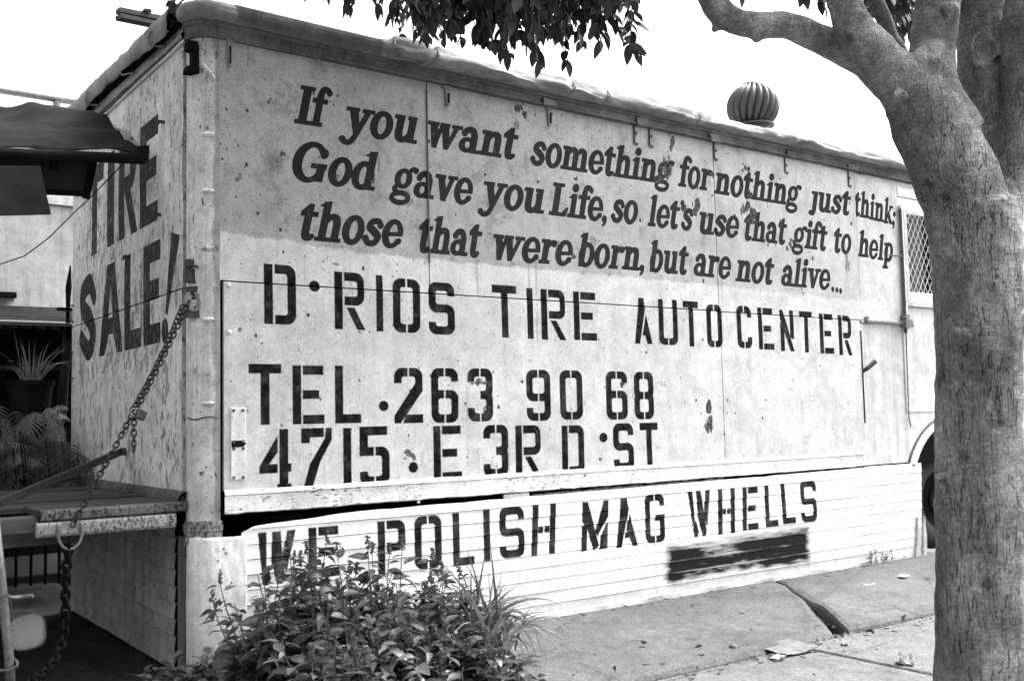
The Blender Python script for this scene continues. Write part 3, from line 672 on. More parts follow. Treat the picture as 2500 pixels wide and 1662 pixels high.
def concrete(name, lo, hi, seed=0):
    s = NM(name); v = s.co(off=seed)
    a = s.noise(v, 2.0, 5, .65); b = s.noise(v, 14, 6, .7); c = s.noise(v, 130, 3, .75); sp = s.vor(v, 190)
    col = s.ramp(s.math('ADD', s.math('MULTIPLY', a, .55), s.math('MULTIPLY', b, .45)), .35, .65, lo, hi)
    col = s.math('MULTIPLY', col, s.ramp(c, .40, .60, .58, 1.42))
    col = s.math('MULTIPLY', col, s.ramp(sp, .05, .22, .62, 1.0))
    col = s.math('MULTIPLY', col, s.ramp(s.noise(v, 48, 4, .8), .40, .60, .72, 1.25))
    col = s.mix(s.ramp(s.noise(v, 85, 3, .8), .64, .68), col, .03)
    crack = s.vor(s.co(1, 1, 1, off=seed + 2), 1.1, 'DISTANCE_TO_EDGE')
    wob = s.math('ADD', crack, s.math('MULTIPLY', s.math('SUBTRACT', b, .5), .10))
    ck_ = s.ramp(s.math('ABSOLUTE', wob), .0, .008, 1, 0)
    col = s.mix(s.math('MULTIPLY', ck_, s.ramp(a, .40, .50)), col, .03)
    stain = s.ramp(s.noise(v, 6, 6, .75), .52, .62)
    col = s.math('MULTIPLY', col, s.mix(stain, 1.0, .72))
    gum = s.ramp(s.vor(s.co(off=seed + 5), 9), .035, .05, 1, 0)
    col = s.math('MULTIPLY', col, s.mix(gum, 1.0, .6))
    return s.done(col, .9, s.math('ADD', c, s.math('MULTIPLY', b, .8)), .8, .005)
M_CONC = concrete('sidewalk_concrete', .085, .15)
M_CONC2 = concrete('ledge_concrete', .055, .115, 7)
M_CONCD = concrete('dirty_concrete', .10, .2, 3)

def bark():
    s = NM('smooth_fig_bark'); v = s.co()
    a = s.noise(s.co(1, 1, .45), 6, 5, .65); sp = s.noise(v, 38, 4, .7); fine = s.noise(s.co(1, 1, .3), 240, 3, .7); ff = s.noise(v, 420, 2, .7)
    col = s.ramp(a, .38, .62, .13, .29)
    col = s.math('MULTIPLY', col, s.ramp(sp, .38, .62, .80, 1.12))
    col = s.math('MULTIPLY', col, s.ramp(fine, .38, .62, .68, 1.32))
    col = s.math('MULTIPLY', col, s.ramp(ff, .36, .64, .72, 1.28))
    wob = s.n('ShaderNodeTexNoise'); s.put(wob.inputs['Vector'], v); wob.inputs['Scale'].default_value = 9; wob.inputs['Detail'].default_value = 3
    mp = s.n('ShaderNodeVectorMath', operation='MULTIPLY_ADD'); s.t.links.new(wob.outputs['Color'], mp.inputs[0]); mp.inputs[1].default_value = (.02, .02, 0); s.t.links.new(v, mp.inputs[2])
    m2 = s.n('ShaderNodeMapping'); s.t.links.new(mp.outputs[0], m2.inputs[0]); m2.inputs['Scale'].default_value = (1, 1, .07)
    m2.inputs['Scale'].default_value = (1, 1, .085)
    cr = s.math('ABSOLUTE', s.math('SUBTRACT', s.noise(m2.outputs[0], 58, 2, .5), .5))
    gate = s.ramp(s.noise(s.co(1, 1, .5, off=4), 9, 4, .65), .40, .56)
    sep = s.n('ShaderNodeSeparateXYZ'); s.t.links.new(v, sep.inputs[0])
    low = s.ramp(sep.outputs[2], 1.85, 2.3, 1.0, .12)
    fis = s.math('MULTIPLY', s.math('MULTIPLY', s.ramp(cr, .0, .022, 1, 0), gate), low)
    col = s.mix(s.math('MULTIPLY', fis, .85), col, .022)
    wv = s.noise(v, 14, 4, .7)
    knot = s.ramp(s.math('ADD', s.vor(s.co(1, 1, .7, off=9), 7.5), s.math('MULTIPLY', s.math('SUBTRACT', wv, .5), .25)), .08, .15, 1, 0)
    col = s.mix(s.math('MULTIPLY', knot, .65), col, .035)
    pit = s.ramp(s.noise(s.co(1.6, 1.6, 1, off=14), 48, 4, .8), .62, .68)
    col = s.mix(s.math('MULTIPLY', pit, .6), col, .03)
    moss = s.ramp(s.noise(s.co(off=12), 3.2, 6, .75), .54, .68)
    col = s.mix(s.math('MULTIPLY', moss, .4), col, .07)
    h = s.math('SUBTRACT', s.math('ADD', s.math('MULTIPLY', sp, .8), s.math('MULTIPLY', fine, .25)), s.math('MULTIPLY', fis, 1.6))
    wr = s.noise(s.co(1, 1, 3.5, off=3), 30, 4, .7)
    h = s.math('ADD', h, s.math('MULTIPLY', wr, .9))
    col = s.math('MULTIPLY', col, s.ramp(wr, .38, .62, .82, 1.15))
    bigp = s.ramp(s.noise(s.co(off=21), 1.9, 5, .7), .42, .60)
    col = s.math('MULTIPLY', col, s.mix(bigp, 1.3, .62))
    h = s.math('ADD', h, s.math('MULTIPLY', knot, -.6))
    return s.done(col, .85, h, 1.0, .012)
M_BARK = bark()

def leafmat(name, lo, hi, rough=.42, trans=.25, tip=None):
    s = NM(name); v = s.co()
    a = s.noise(v, 55, 3, .6)
    c = s.ramp(s.math('ADD', s.math('MULTIPLY', a, .5), s.math('MULTIPLY', s.rnd(), .5)), .25, .75, lo, hi)
    m = s.done(c, rough, None, spec=.5)
    tr = s.n('ShaderNodeBsdfTranslucent'); mx = s.n('ShaderNodeMixShader'); mx.inputs[0].default_value = trans
    cc = s.n('ShaderNodeCombineColor')
    for k in range(3): s.put(cc.inputs[k], c)
    s.t.links.new(cc.outputs[0], tr.inputs[0])
    out = s.t.nodes['Material Output']
    s.t.links.new(s.b.outputs[0], mx.inputs[1]); s.t.links.new(tr.outputs[0], mx.inputs[2]); s.t.links.new(mx.outputs[0], out.inputs[0])
    return m
M_LEAF = leafmat('fig_leaf', .014, .05, .45, .2)
M_WEED = leafmat('weed_leaf', .03, .20, .5, .35)
M_WEEDD = leafmat('dark_weed_leaf', .03, .09, .35, .2)
M_GRASS = leafmat('grass_blade', .06, .22, .5, .3)
M_MONST = leafmat('monstera_leaf', .02, .08, .6, .2)
M_PALEG = leafmat('pale_grass_blade', .25, .5, .6, .3)
#SCENE
# ------------------------------------------------------------------ ground
def structure(o, label=None): return tag(o, kind='structure', label=label)
gm = MB(); gm.grid(lambda a, b: ((a - .5) * 5000, (b - .5) * 5000, -.16), 4, 4)
structure(gm.build('ground', M_CONCD), 'dull ground reaching out beyond the street corner')
def soil_z(x, y):
    d = min(1, max(0, (x + .02) / .25)) if y > -1.1 else 0
    return -.035 + .03 * fbm(x * 3, y * 3, 1) + .012 * fbm(x * 14, y * 14, 4)
sm = MB()
sm.grid(lambda a, b: (lambda x, y: (x, y, soil_z(x, y)))(-4.2 + a * 5.6, -1.15 + b * 8.0), 130, 180)
structure(sm.build('soil', M_SOIL, smooth=True), 'dark littered earth beside and under the trailer')
# pavement slabs (lower walk) and the raised kerb strip against the skirt
walk = empty('pavement', (2, -2.4, -.09), None, None); walk['kind'] = 'structure'
xs = [-6.0, -4.6, -3.2, -1.8, -.4, 1.02, 2.44, 3.86, 5.28, 6.7, 8.1, 9.5]
for i in range(len(xs) - 1):
    for (y0, y1) in ((-2.62, -1.19), (-4.06, -2.628), (-5.5, -4.068)):
        if i > 5 and y0 > -2.7: y1 = -1.19
        b = MB().box(xs[i] + .004, xs[i + 1] - .004, y0, y1, -.15, -.035 + .004 * math.sin(i * 3.3), bev=.006)
        b.build('slab', M_CONC, walk)
road = MB().box(-60, 60, -18, -5.52, -.158, -.15)
structure(road.build('road', simple('asphalt', .04, .07, 60, .9, .8)), 'asphalt road in front of the pavement')

def slabmesh(pts, z_fn, zb, nsub=0):
    """polygon slab with a worn rounded top edge; z_fn gives the top height"""
    m = MB(); n = len(pts); c = (sum(p[0] for p in pts) / n, sum(p[1] for p in pts) / n)
    fine = []
    for i in range(n):
        a = pts[i]; b = pts[(i + 1) % n]; L = math.hypot(b[0] - a[0], b[1] - a[1]); k = max(1, int(L / .06))
        for j in range(k):
            t = j / k; x = a[0] + (b[0] - a[0]) * t; y = a[1] + (b[1] - a[1]) * t
            e = .010 * fbm(x * 7, y * 7, 2) + .004 * fbm(x * 30, y * 30, 3)
            fine.append((x + e, y + e))
    N = len(fine)
    def inset(p, d):
        vx, vy = c[0] - p[0], c[1] - p[1]; L = math.hypot(vx, vy); return (p[0] + vx / L * d, p[1] + vy / L * d)
    rings = []
    for d, dz in ((0, None), (0, -.028), (.012, -.010), (.05, 0)):
        r = []
        for p in fine:
            q = inset(p, d); r.append((q[0], q[1], zb if dz is None else z_fn(*q) + dz))
        rings.append(r)
    vs = [p for r in rings for p in r]
    fs = []
    for k in range(3):
        for i in range(N): fs.append((k * N + i, k * N + (i + 1) % N, (k + 1) * N + (i + 1) % N, (k + 1) * N + i))
    fs.append(tuple(3 * N + i for i in range(N)))
    m.add(vs, fs); return m
kerb = empty('kerb_strip', (2.5, -.6, -.05), None, None); kerb['kind'] = 'structure'
zl = lambda x, y: .002 + .012 * max(0, (y + 1.16)) - .035 * max(0, min(1, (-y - .98) / .18)) ** 1.5
hs = [(.95, -.0), (3.662, .0), (3.604, -.15), (3.455, -.33), (3.315, -.53), (3.12, -.74), (2.92, -.96), (2.76, -1.165), (1.0, -1.165), (.80, -.7)]
slabmesh(hs, zl, -.12).build('slab', M_CONC2, kerb)
def zr(x, y):
    lift = .056 * max(0, 1 - max(0, x - 2.9) / .9) * min(1, max(0, (-y - .52) / .30))
    return .002 + .012 * max(0, (y + 1.16)) + lift - (.03 + lift * .75) * max(0, min(1, (-y - .93) / .24)) ** 1.2
hr = [(3.672, -.0), (6.2, .0), (6.2, -1.165), (2.86, -1.165), (2.955, -.96), (3.135, -.74), (3.325, -.53), (3.463, -.33), (3.612, -.15)]
slabmesh(hr, zr, -.12).build('slab', M_CONC2, kerb, mods=())
# crumbled fragments in the break and along the kerb joint
fr = MB(); r3 = random.Random(3)
def frag(m, x, y, z, s):
    n = 6; vs = []
    for k in range(n):
        t = 6.28 * k / n + r3.uniform(-.3, .3); q = s * r3.uniform(.6, 1.2); vs.append((x + q * math.cos(t), y + q * math.sin(t), z))
    vs.append((x, y, z + s * r3.uniform(.4, .9)))
    m.add(vs, [(k, (k + 1) % n, n) for k in range(n)])
for _ in range(130):
    x = r3.gauss(2.62, .22); y = -1.19 + r3.gauss(0, .04) + (2.62 - x) * .02; frag(fr, x, y, -.036, abs(r3.gauss(.008, .005)) + .003)
for _ in range(110):
    t = r3.random(); frag(fr, 2.9 + t * .45, -1.08 + t * .62 + r3.gauss(0, .02), -.03, abs(r3.gauss(.012, .006)) + .004)
for _ in range(500):
    x = r3.uniform(1.0, 6); frag(fr, x, -1.19 + abs(r3.gauss(0, .02)) * -1, -.036, r3.uniform(.002, .006))
for _ in range(500):
    x = r3.uniform(1.3, 5.3); frag(fr, x, -.03 - abs(r3.gauss(0, .025)), .008, r3.uniform(.002, .008))
for _ in range(260):
    frag(fr, r3.uniform(.8, 4.5), r3.uniform(-2.3, -.1), .01 if False else -.036 if r3.random() < .5 else -.03, r3.uniform(.002, .005))
tag(fr.build('rubble', M_CONCD), 'crumbs of concrete and grit along the kerb joint', kind='stuff')

# ------------------------------------------------------------------ trailer
TR = empty('box_trailer', (2.6, 1.2, 0), 'long boxy trailer painted with a quotation and stencilled sign lettering, flaking white paint', 'trailer')
ZT = 2.862
def panel(name, pts, y0=-.0, y1=.02, mat=M_WALL, bulge=.0, nu=24, nv=14):
    """thin sheet with slight buckling; pts = (x0,x1,z0,z1)"""
    x0, x1, z0, z1 = pts
    m = MB(); rp = random.Random(int(x0 * 100 + z0 * 10)); ph = rp.uniform(0, 9)
    def fn(a, b):
        x = x0 + (x1 - x0) * a; z = z0 + (z1 - z0) * b
        e = min(a, 1 - a, b, 1 - b) * 2
        return (x, y0 - bulge * fbm(x * .9 + ph, 0, z * .9) * min(1, e * 4) , z)
    m.grid(fn, nu, nv)
    n = len(m.v)
    m.add([(x0, y0, z0), (x1, y0, z0), (x1, y0, z1), (x0, y0, z1), (x0, y1, z0), (x1, y1, z0), (x1, y1, z1), (x0, y1, z1)],
          [(0, 4, 5, 1), (1, 5, 6, 2), (2, 6, 7, 3), (3, 7, 4, 0), (4, 7, 6, 5)])
    return m.build(name, mat, TR, smooth=False, uv=uvW, recalc=True)
G = .0035
SZ0, SZ1 = 1.742, 1.732
panel('side_panel', (.012, 1.112, SZ0 + G, ZT), bulge=.006)
panel('side_panel', (1.119, 3.255, SZ0 + G, ZT), bulge=.006)
panel('side_panel', (3.262, 4.736, SZ0 + G - .004, ZT), bulge=.006)
panel('side_panel', (.030, 3.262, .80, SZ0 - G), bulge=.005, y0=-.002)
panel('side_panel', (3.2685, 4.712, .80, SZ0 - G - .004), bulge=.005, y0=-.002)
panel('side_panel', (4.748, 5.262, 1.72, ZT - .02), bulge=.002, y0=.006)
# moulding bead between the two upper left panels: tiny beads on a strip
for z0, z1 in ((1.90, 2.82),):
    m = MB(); k = int((z1 - z0) / .011)
    for i in range(k):
        z = z0 + i * .011; m.box(1.1115, 1.1195, -.006, .004, z, z + .0065)
    m.build('beaded_joint', M_TRIM, TR)
# core of the box behind the sheets
MB().box(-.06, 7.1, .03, 2.26, .69, 2.87).build('box_core', M_DARK, TR)
MB().box(.3, 5.2, .12, 2.1, .30, .66).build('chassis', M_DARK, TR)
# bottom board with its drip ledge
m = MB(); n = 60
def bfn(a, b):
    x = .030 + 4.672 * a; w_ = .004 * fbm(x * 4, 3, 0) + .003 * fbm(x * 17, 1, 0)
    prof = [(.0, .802 + w_), (-.010, .796 + w_), (-.016, .782), (-.010, .774), (-.012, .700 + w_ * 1.2), (.004, .694 + w_ * 1.2), (.03, .694 + w_)]
    k = int(round(b * 6)); return (x, prof[k][0], prof[k][1] + .001 * fbm(x * 30, k, 2))
m.grid(bfn, 140, 6)
m.build('bottom_board', M_BOARD, TR)
# screwed repair plate with a slot at the left of the bottom panels
pt, pb = onY(562, 995), onY(598, 1170)
pl = MB().box(pt[0], pb[0] + .002, -.010, -.002, pb[2], pt[2], bev=.002).build('repair_plate', M_SHEET, TR)
for fz in (.04, .47, .57, .965):
    for fx in (.18, .82):
        x = pt[0] + (pb[0] - pt[0]) * fx; z = pt[2] + (pb[2] - pt[2]) * fz
        MB().tube([(x, -.010, z), (x, -.014, z)], .007, 8).build('bolt_head', M_TRIM, pl)
zc = pt[2] + (pb[2] - pt[2]) * .50
MB().prism([(pt[0] + .002, zc - .016), (pb[0] - .012, zc - .014), (pb[0] + .002, zc), (pb[0] - .012, zc + .014), (pt[0] + .002, zc + .014)], -.0125, -.009).build('slot', M_DARK, pl)
# dome bolts near the left edge
for px, py in ((557, 697), (559, 811)):
    p = onY(px, py); m = MB()
    for r_, d_ in ((.013, .0), (.011, .006), (.006, .009), (.001, .010)): m.v += [(p[0] + r_ * math.cos(t), -.003 - d_, p[2] + r_ * math.sin(t)) for t in np.linspace(0, 6.283, 11)[:-1]]
    m.f += [(k * 10 + i, k * 10 + (i + 1) % 10, k * 10 + 10 + (i + 1) % 10, k * 10 + 10 + i) for k in range(3) for i in range(10)]
    m.build('dome_bolt', M_SHEET, TR, smooth=True)
# black stripe, swollen seam marks and knob at the right edge
MB().box(4.716, 4.724, -.006, .012, 1.0, 1.66).build('edge_gap_strip', M_DARK, TR)
p = onY(2105, 900); MB().tube([(4.722, .0, p[2] - .02), (4.735, -.03, p[2]), (4.80, -.055, p[2] + .05)], [.012, .016, .017], 8).build('latch_handle', M_RUST, TR)
# rounded corner post
m = MB(); RP = .103
def pfn(a, b):
    t = -.06 + a * (1.5708 + .10); z = .60 + (2.918 - .60) * b
    x = -RP * math.sin(t) + .0; y = RP - RP * math.cos(t)
    if a > .94: x, y = -RP, RP + .0 + .008 * (a - .94) / .06
    d = .0012 * fbm(x * 12, z * 5, 3)
    return (x + .008 * (1 - a), y + d, z)
m.grid(pfn, 18, 60)
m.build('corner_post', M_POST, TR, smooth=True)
def onpost(ang, r=RP): return (-r * math.sin(R(ang)), RP - r * math.cos(R(ang)))
def lug(z, a0, a1, dz=0, h=.012):
    m = MB(); pts = []
    for k in range(5):
        t = a0 + (a1 - a0) * k / 4; x, y = onpost(t, RP + .006); pts.append((x, y, z + dz * (k / 4 - .5)))
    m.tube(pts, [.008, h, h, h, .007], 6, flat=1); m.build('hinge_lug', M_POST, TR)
for z, dz in ((2.70, .07), (2.405, 0), (2.145, 0), (1.885, 0), (1.565, 0), (1.19, 0)):
    lug(z, 8, 36, dz)
# seam ring on the post
m = MB(); m.tube([(*onpost(t, RP + .001), 1.125 + .006 * math.sin(t / 12)) for t in range(-4, 92, 8)], .0035, 5); m.build('post_seam', M_TRIM, TR)
# side marker bracket near the top of the post
m = MB()
x, y = onpost(62, RP)
m.box(x - .035, x + .012, y - .035, y + .02, 2.79, 2.835, jit=.002); m.box(x - .012, x + .018, y - .03, y + .02, 2.70, 2.82, jit=.002); m.box(x - .04, x + .015, y - .04, y + .02, 2.685, 2.712, jit=.002)
m.build('marker_bracket', M_DARK, TR)
# rusty hasp: plates, pins and ring on the post
hs_ = MB(); x, y = onpost(70, RP + .01)
hs_.box(x - .012, x + .03, y - .015, y + .03, 1.80, 1.835, jit=.004); hs_.box(x - .018, x + .02, y - .02, y + .02, 1.735, 1.795, jit=.004)
hs_.box(x - .01, x + .045, y - .03, y + .01, 1.685, 1.715, jit=.006); hs_.box(x - .02, x + .05, y - .035, y + .01, 1.575, 1.61, jit=.006)
for k in range(26): hs_.box(*[c for q in ((x + .015 + random.uniform(-.03, .035)), (y - .015 + random.uniform(-.02, .02)), (1.68 + random.uniform(-.11, .14))) for c in (q - random.uniform(.003, .008), q + random.uniform(.003, .008))], jit=.002)
hs_.build('hasp', M_RUST, TR)
m = MB(); m.tube([(x + .005 + .002 * k, y - .03, 1.65) for k in (0, 1)], .001, 3)
m = MB(); cx, cz = x + .006, 1.645
m.tube([(cx + .030 * math.sin(t), y - .030 + .008 * math.cos(t), cz + .042 * math.cos(t)) for t in np.linspace(.35, 5.9, 16)], .0085, 7); m.build('shackle', M_STEEL, TR)
# post foot collars
m = MB()
for z0, z1, rr in ((.660, .672, .115), (.628, .658, .122), (.560, .625, .118)):
    m.prism([(-rr * math.sin(R(t)) + .006, RP - rr * math.cos(R(t))) for t in range(-6, 97, 6)] + [(-.02, .11)], z0, z1, 'z')
m.build('foot_collar', M_BADCHAN, TR)
# trim rails under the roof, side
def zd(x, z): return z - .0075 * max(x, 0) - max(0, z - 2.93) * .075 * max(x, 0)
def rail(name, prof, x0, x1, mat, parent, nx=120, wob=.004, seed=0.0, closed=True, smooth=False):
    m = MB(); n = len(prof)
    def fn(a, b):
        k = int(round(b * n)) % n if closed else int(round(b * (n - 1)))
        x = x0 + (x1 - x0) * a; q = wob * fbm(x * 2.2 + seed, k * .6, 7) + wob * .5 * fbm(x * 9 + seed, k, 1)
        return (x, prof[k][0] + q, zd(x, prof[k][1] + q * .8))
    m.grid(fn, nx, n if closed else n - 1)
    return m.build(name, mat, parent, smooth=smooth)
rail('eave_rail', [(.01, 2.855), (-.014, 2.858), (-.017, 2.905), (-.026, 2.912), (-.028, 2.927), (.01, 2.93)], -.0, 7.0, M_TRIM, TR)
rail('eave_bead', [(-.02, 2.858), (-.030, 2.862), (-.030, 2.870), (-.02, 2.873)], .52, 7.0, M_TRIM, TR, seed=4)
# curved trim over the corner post
m = MB(); prof = [(0, 2.855), (.012, 2.858), (.013, 2.908), (.022, 2.915), (.024, 2.93), (0, 2.932)]
m.grid(lambda a, b: (lambda t, q: (-(RP + q[0]) * math.sin(t) + .0, RP - (RP + q[0]) * math.cos(t), q[1]))(R(-2 + 94 * a), prof[int(round(b * 5))]), 14, 5)
m.build('corner_trim', M_TRIM, TR, smooth=False)
# roof with its bulging edge: smooth corner cap, ribbed length, hidden part under the tarp
capp = [(.02, 2.930), (-.020, 2.932), (-.040, 2.948), (-.050, 2.972), (-.046, 3.000), (-.028, 3.022), (.01, 3.036), (.08, 3.045)]
m = MB()
m.grid(lambda a, b: (lambda t, q: (-(RP - q[0]) * math.sin(t) , RP - (RP - q[0]) * math.cos(t), q[1] + .004 * fbm(a * 4, b * 4, 2)))(R(-2 + 96 * a), capp[int(round(b * 7))] if int(round(b * 7)) < 7 else (.103, 3.045)), 16, 7)
m.build('roof_corner_cap', M_RIB, TR, smooth=True)
m = MB(); nr = 170
def rfn(a, b):
    x = -.004 + .86 * a; k = int(round(b * 7)); q = capp[k]; rib = .0042 * (1 if int(round(a * nr)) % 2 else -1) if x > .08 and 1 < k < 7 else 0
    return (x, q[0] - rib, zd(x, q[1] + rib * (.6 if k > 4 else 0)))
m.grid(rfn, nr, 7); m.build('ribbed_roof_edge', M_RIB, TR)
m = MB(); m.grid(lambda a, b: (.84 + 6.2 * a, capp[int(round(b * 7))][0] + .012, zd(.84 + 6.2 * a, capp[int(round(b * 7))][1] - .012)), 20, 7)
m.build('roof_edge', M_RIB, TR, smooth=True)
MB().grid(lambda a, b: (-.09 + 7.1 * a, .06 + 2.2 * b, zd(-.09 + 7.1 * a, 3.035) + .03 * math.sin(math.pi * b)), 30, 10).build('roof', M_TARP, TR)
# strap hinges and hanging straps under the eave
def strap(px, ytop, ybot, wpx=9):
    a = onY(px, ytop); b = onY(px + 2, ybot); w_ = wpx * .0017 * (1 + a[0] / 5)
    h_ = MB(); h_.prism([(a[0] - w_, a[2]), (a[0] + w_, a[2]), (a[0] + w_ * .55, b[2] + .01), (a[0], b[2]), (a[0] - w_ * .55, b[2] + .01)], -.010, -.004)
    h_.box(a[0] - w_ * 1.6, a[0] + w_ * 1.6, -.014, -.004, a[2] - .012, a[2] + .016, bev=.002)
    o = h_.build('strap_hinge', M_HINGE, TR)
    k_ = MB().box(a[0] - w_ * .28, a[0] + w_ * .28, -.0125, -.0098, b[2] + .02, a[2] - .035); k_.build('hinge_slot', M_DARK, o)
strap(560, 97, 168, 7); strap(1092, 214, 262); strap(1341, 262, 311)
def thinstrap(px, y0, y1):
    a = onY(px, y0); b = onY(px + 4, y1); m = MB(); m.box(a[0] - .004, a[0] + .004, -.010, -.003, b[2], a[2] + .02); 
    m.box(a[0] + .014, a[0] + .026, -.006, -.003, a[2] - (a[2] - b[2]) * .55, a[2] - (a[2] - b[2]) * .4); m.box(a[0] + .010, a[0] + .03, -.008, -.003, b[2] - .006, b[2] + .008)
    m.build('hanging_strap', M_RUST, TR)
for a in ((1546, 300, 352), (1583, 308, 358), (1741, 346, 390), (1914, 385, 423), (2069, 416, 455)): thinstrap(*a)
for px, py in ((1336, 256), (1560, 300), (1740, 345), (1925, 385), (2075, 416)):
    p = onY(px, py); m = MB(); m.box(p[0] - .05, p[0] + .05, -.034, -.012, zd(p[0], 2.86), zd(p[0], 2.90), jit=.008); m.build('bent_clip', M_TRIM, TR)
# right bay: upright, rod, barred window
wl = onY(2205, 520)[0]
m = MB(); m.box(5.268, 5.290, -.02, .02, 1.70, 2.63, bev=.003); m.build('rod_guide', M_SHEET, TR)
m = MB(); m.tube([(5.255, -.015, 1.66), (5.262, -.015, 2.60)], .011, 8); m.tube([(5.258, -.014, 1.66), (5.245, -.01, 1.02), (5.27, -.008, .96)], .005, 6); m.build('locking_rod', M_TRIM, TR)
m = MB(); m.box(4.78, 5.25, -.022, .006, 1.722, 1.742, bev=.003); m.box(5.22, 5.31, -.04, .0, 1.70, 1.76, jit=.008); m.box(5.22, 5.28, -.04, .0, 1.77, 1.80, jit=.006); m.box(4.775, 4.80, -.02, 0, 1.735, 1.765); m.build('drop_rail', M_STEEL, TR)
m = MB(); m.tube([(5.10, -.01, 2.235), (5.26, -.018, 2.24)], .006, 6); m.build('latch_pin', M_TRIM, TR)
for (z0, z1, yy) in ((2.60, 2.70, .012), (2.70, 2.78, .006), (2.78, 2.855, .012)):
    MB().box(5.27, 7.0, yy, .03, z0 + .003, z1 - .002, jit=.002).build('header_board', M_BOARD, TR)
MB().box(5.262, 5.30, .0, .03, 1.74, 2.62).build('upright', M_WHITE, TR)
AC = (5.79, .40); AR = .60
arc = [(AC[0] + AR * math.cos(t), AC[1] + AR * math.sin(t)) for t in np.linspace(math.asin(.30 / AR), math.pi - math.asin(.30 / AR), 26)]
MB().prism([(7.0, .70), (7.0, 1.862), (5.31, 1.862), (5.31, 1.735), (4.727, 1.712), (4.727, .70)] + arc[::-1], .010, .028).build('lower_panel', M_WHITE, TR)
m = MB(); m.box(5.245, 6.9, .002, .010, 1.07, 1.725, bev=.002); m.build('patch_panel', M_WHITE, TR)
arch = MB()
arch.grid(lambda a, b: (AC[0] - (AR + (-.022, -.02, .004, .022)[int(round(b * 3))]) * math.cos(R(28 + 124 * a)), (.06, -.030, -.038, .009)[int(round(b * 3))], AC[1] + (AR + (-.022, -.02, .004, .022)[int(round(b * 3))]) * math.sin(R(28 + 124 * a))), 40, 3)
arch.build('wheel_arch', M_SHEET, TR, smooth=True)
MB().grid(lambda a, b: (AC[0] - (AR + (.020, .030, .034)[int(round(b * 2))]) * math.cos(R(26 + 128 * a)), (-.002, -.006, .009)[int(round(b * 2))], AC[1] + (AR + (.020, .030, .034)[int(round(b * 2))]) * math.sin(R(26 + 128 * a))), 40, 2).build('arch_shade_ring', M_TRIM, TR)  # dark ring standing in for the shading along the flange's outer edge
wl_ = link('wheel', MB().tube([(5.80, .14, .385), (5.80, .40, .385)], .10, 16).mesh('wheel', M_DARK), TR)
def lathe(prof, n, c, axis='y'):
    m = MB()
    for r_, h_ in prof:
        for k in range(n):
            t = 2 * math.pi * k / n
            m.v.append((c[0] + r_ * math.cos(t), c[1] + h_, c[2] + r_ * math.sin(t)) if axis == 'y' else (c[0] + r_ * math.cos(t), c[1] + r_ * math.sin(t), c[2] + h_))
    for i in range(len(prof) - 1):
        for k in range(n): m.f.append((i * n + k, i * n + (k + 1) % n, (i + 1) * n + (k + 1) % n, (i + 1) * n + k))
    return m
lathe([(.22, .0), (.26, -.012), (.33, -.01), (.365, .02), (.385, .06), (.385, .20), (.36, .25), (.24, .27)], 56, (5.80, .13, .385)).build('tyre', M_RUBBER, wl_, smooth=True)
lathe([(.001, .06), (.07, .05), (.08, .02), (.15, .05), (.20, .03), (.225, .0), (.225, .2)], 40, (5.80, .13, .385)).build('rim', M_DARK, wl_, smooth=True)
wf = MB()
for a in ((5.31, 5.345, 1.865, 2.60), (6.55, 6.59, 1.865, 2.60), (5.345, 6.55, 1.865, 1.895), (5.345, 6.55, 2.57, 2.60)): wf.box(a[0], a[1], -.012, .03, a[2], a[3], bev=.004)
win = wf.build('window', M_WHITE, TR)
MB().box(5.345, 6.55, .02, .024, 1.895, 2.57).build('pane', M_GLASS, win)
m = MB(); stp = .062
for i in range(-14, 24):
    for sg in (1, -1):
        x0, z0, x1, z1 = 5.345 + i * stp, 1.895, 5.345 + i * stp + .675 * .62, 2.57
        if sg < 0: x0, x1 = x1, x0
        def clip(x0, z0, x1, z1):
            t0, t1 = 0, 1; dx = x1 - x0
            for lim, s_ in ((5.345, 1), (6.55, -1)):
                f0, f1 = s_ * (x0 - lim), s_ * (x1 - lim)
                if f0 < 0 and f1 < 0: return None
                if f0 < 0: t0 = max(t0, f0 / (f0 - f1))
                if f1 < 0: t1 = min(t1, f0 / (f0 - f1))
            return (x0 + dx * t0, z0 + (z1 - z0) * t0, x0 + dx * t1, z0 + (z1 - z0) * t1) if t1 > t0 + .01 else None
        c_ = clip(x0, z0, x1, z1)
        if c_: m.tube([(c_[0], -.004 * sg - .006, c_[1]), (c_[2], -.004 * sg - .006, c_[3])], .0032, 4)
m.build('diamond_grille', M_SHEET, win)
m = MB(); m.box(5.345, 6.55, -.012, .008, 1.895, 1.975, jit=.002); m.build('mesh_guard', M_SHEET, win)
MB().box(5.60, 5.72, .006, .018, 1.97, 2.57).build('dark_curtain', M_DARK, win)
# end wall (faces the left of the photo): hung panels, roof edge, rub rail, deck
def epanel(y0, y1, z0, z1, x=-.103):
    m = MB(); m.grid(lambda a, b: (x - .003 * fbm(a * 2 + z0, b * 3, 1), y0 + (y1 - y0) * a + (.006 * fbm(1, b * 5, 3) if a < .01 else 0), z0 + (z1 - z0) * b), 20, 20)
    m.add([(x, y0, z0), (x, y1, z0), (x, y1, z1), (x, y0, z1), (x + .02, y0, z0), (x + .02, y1, z0), (x + .02, y1, z1), (x + .02, y0, z1)], [(0, 4, 5, 1), (1, 5, 6, 2), (2, 6, 7, 3), (3, 7, 4, 0), (4, 7, 6, 5)])
    return m.build('end_panel', M_END, TR, uv=uvE)
epanel(.158, 2.29, 1.7225, 2.86); epanel(.168, 2.29, .74, 1.7155)
MB().box(-.045, -.03, .10, 2.28, .6, 2.87).build('end_backing', M_DARK, TR)
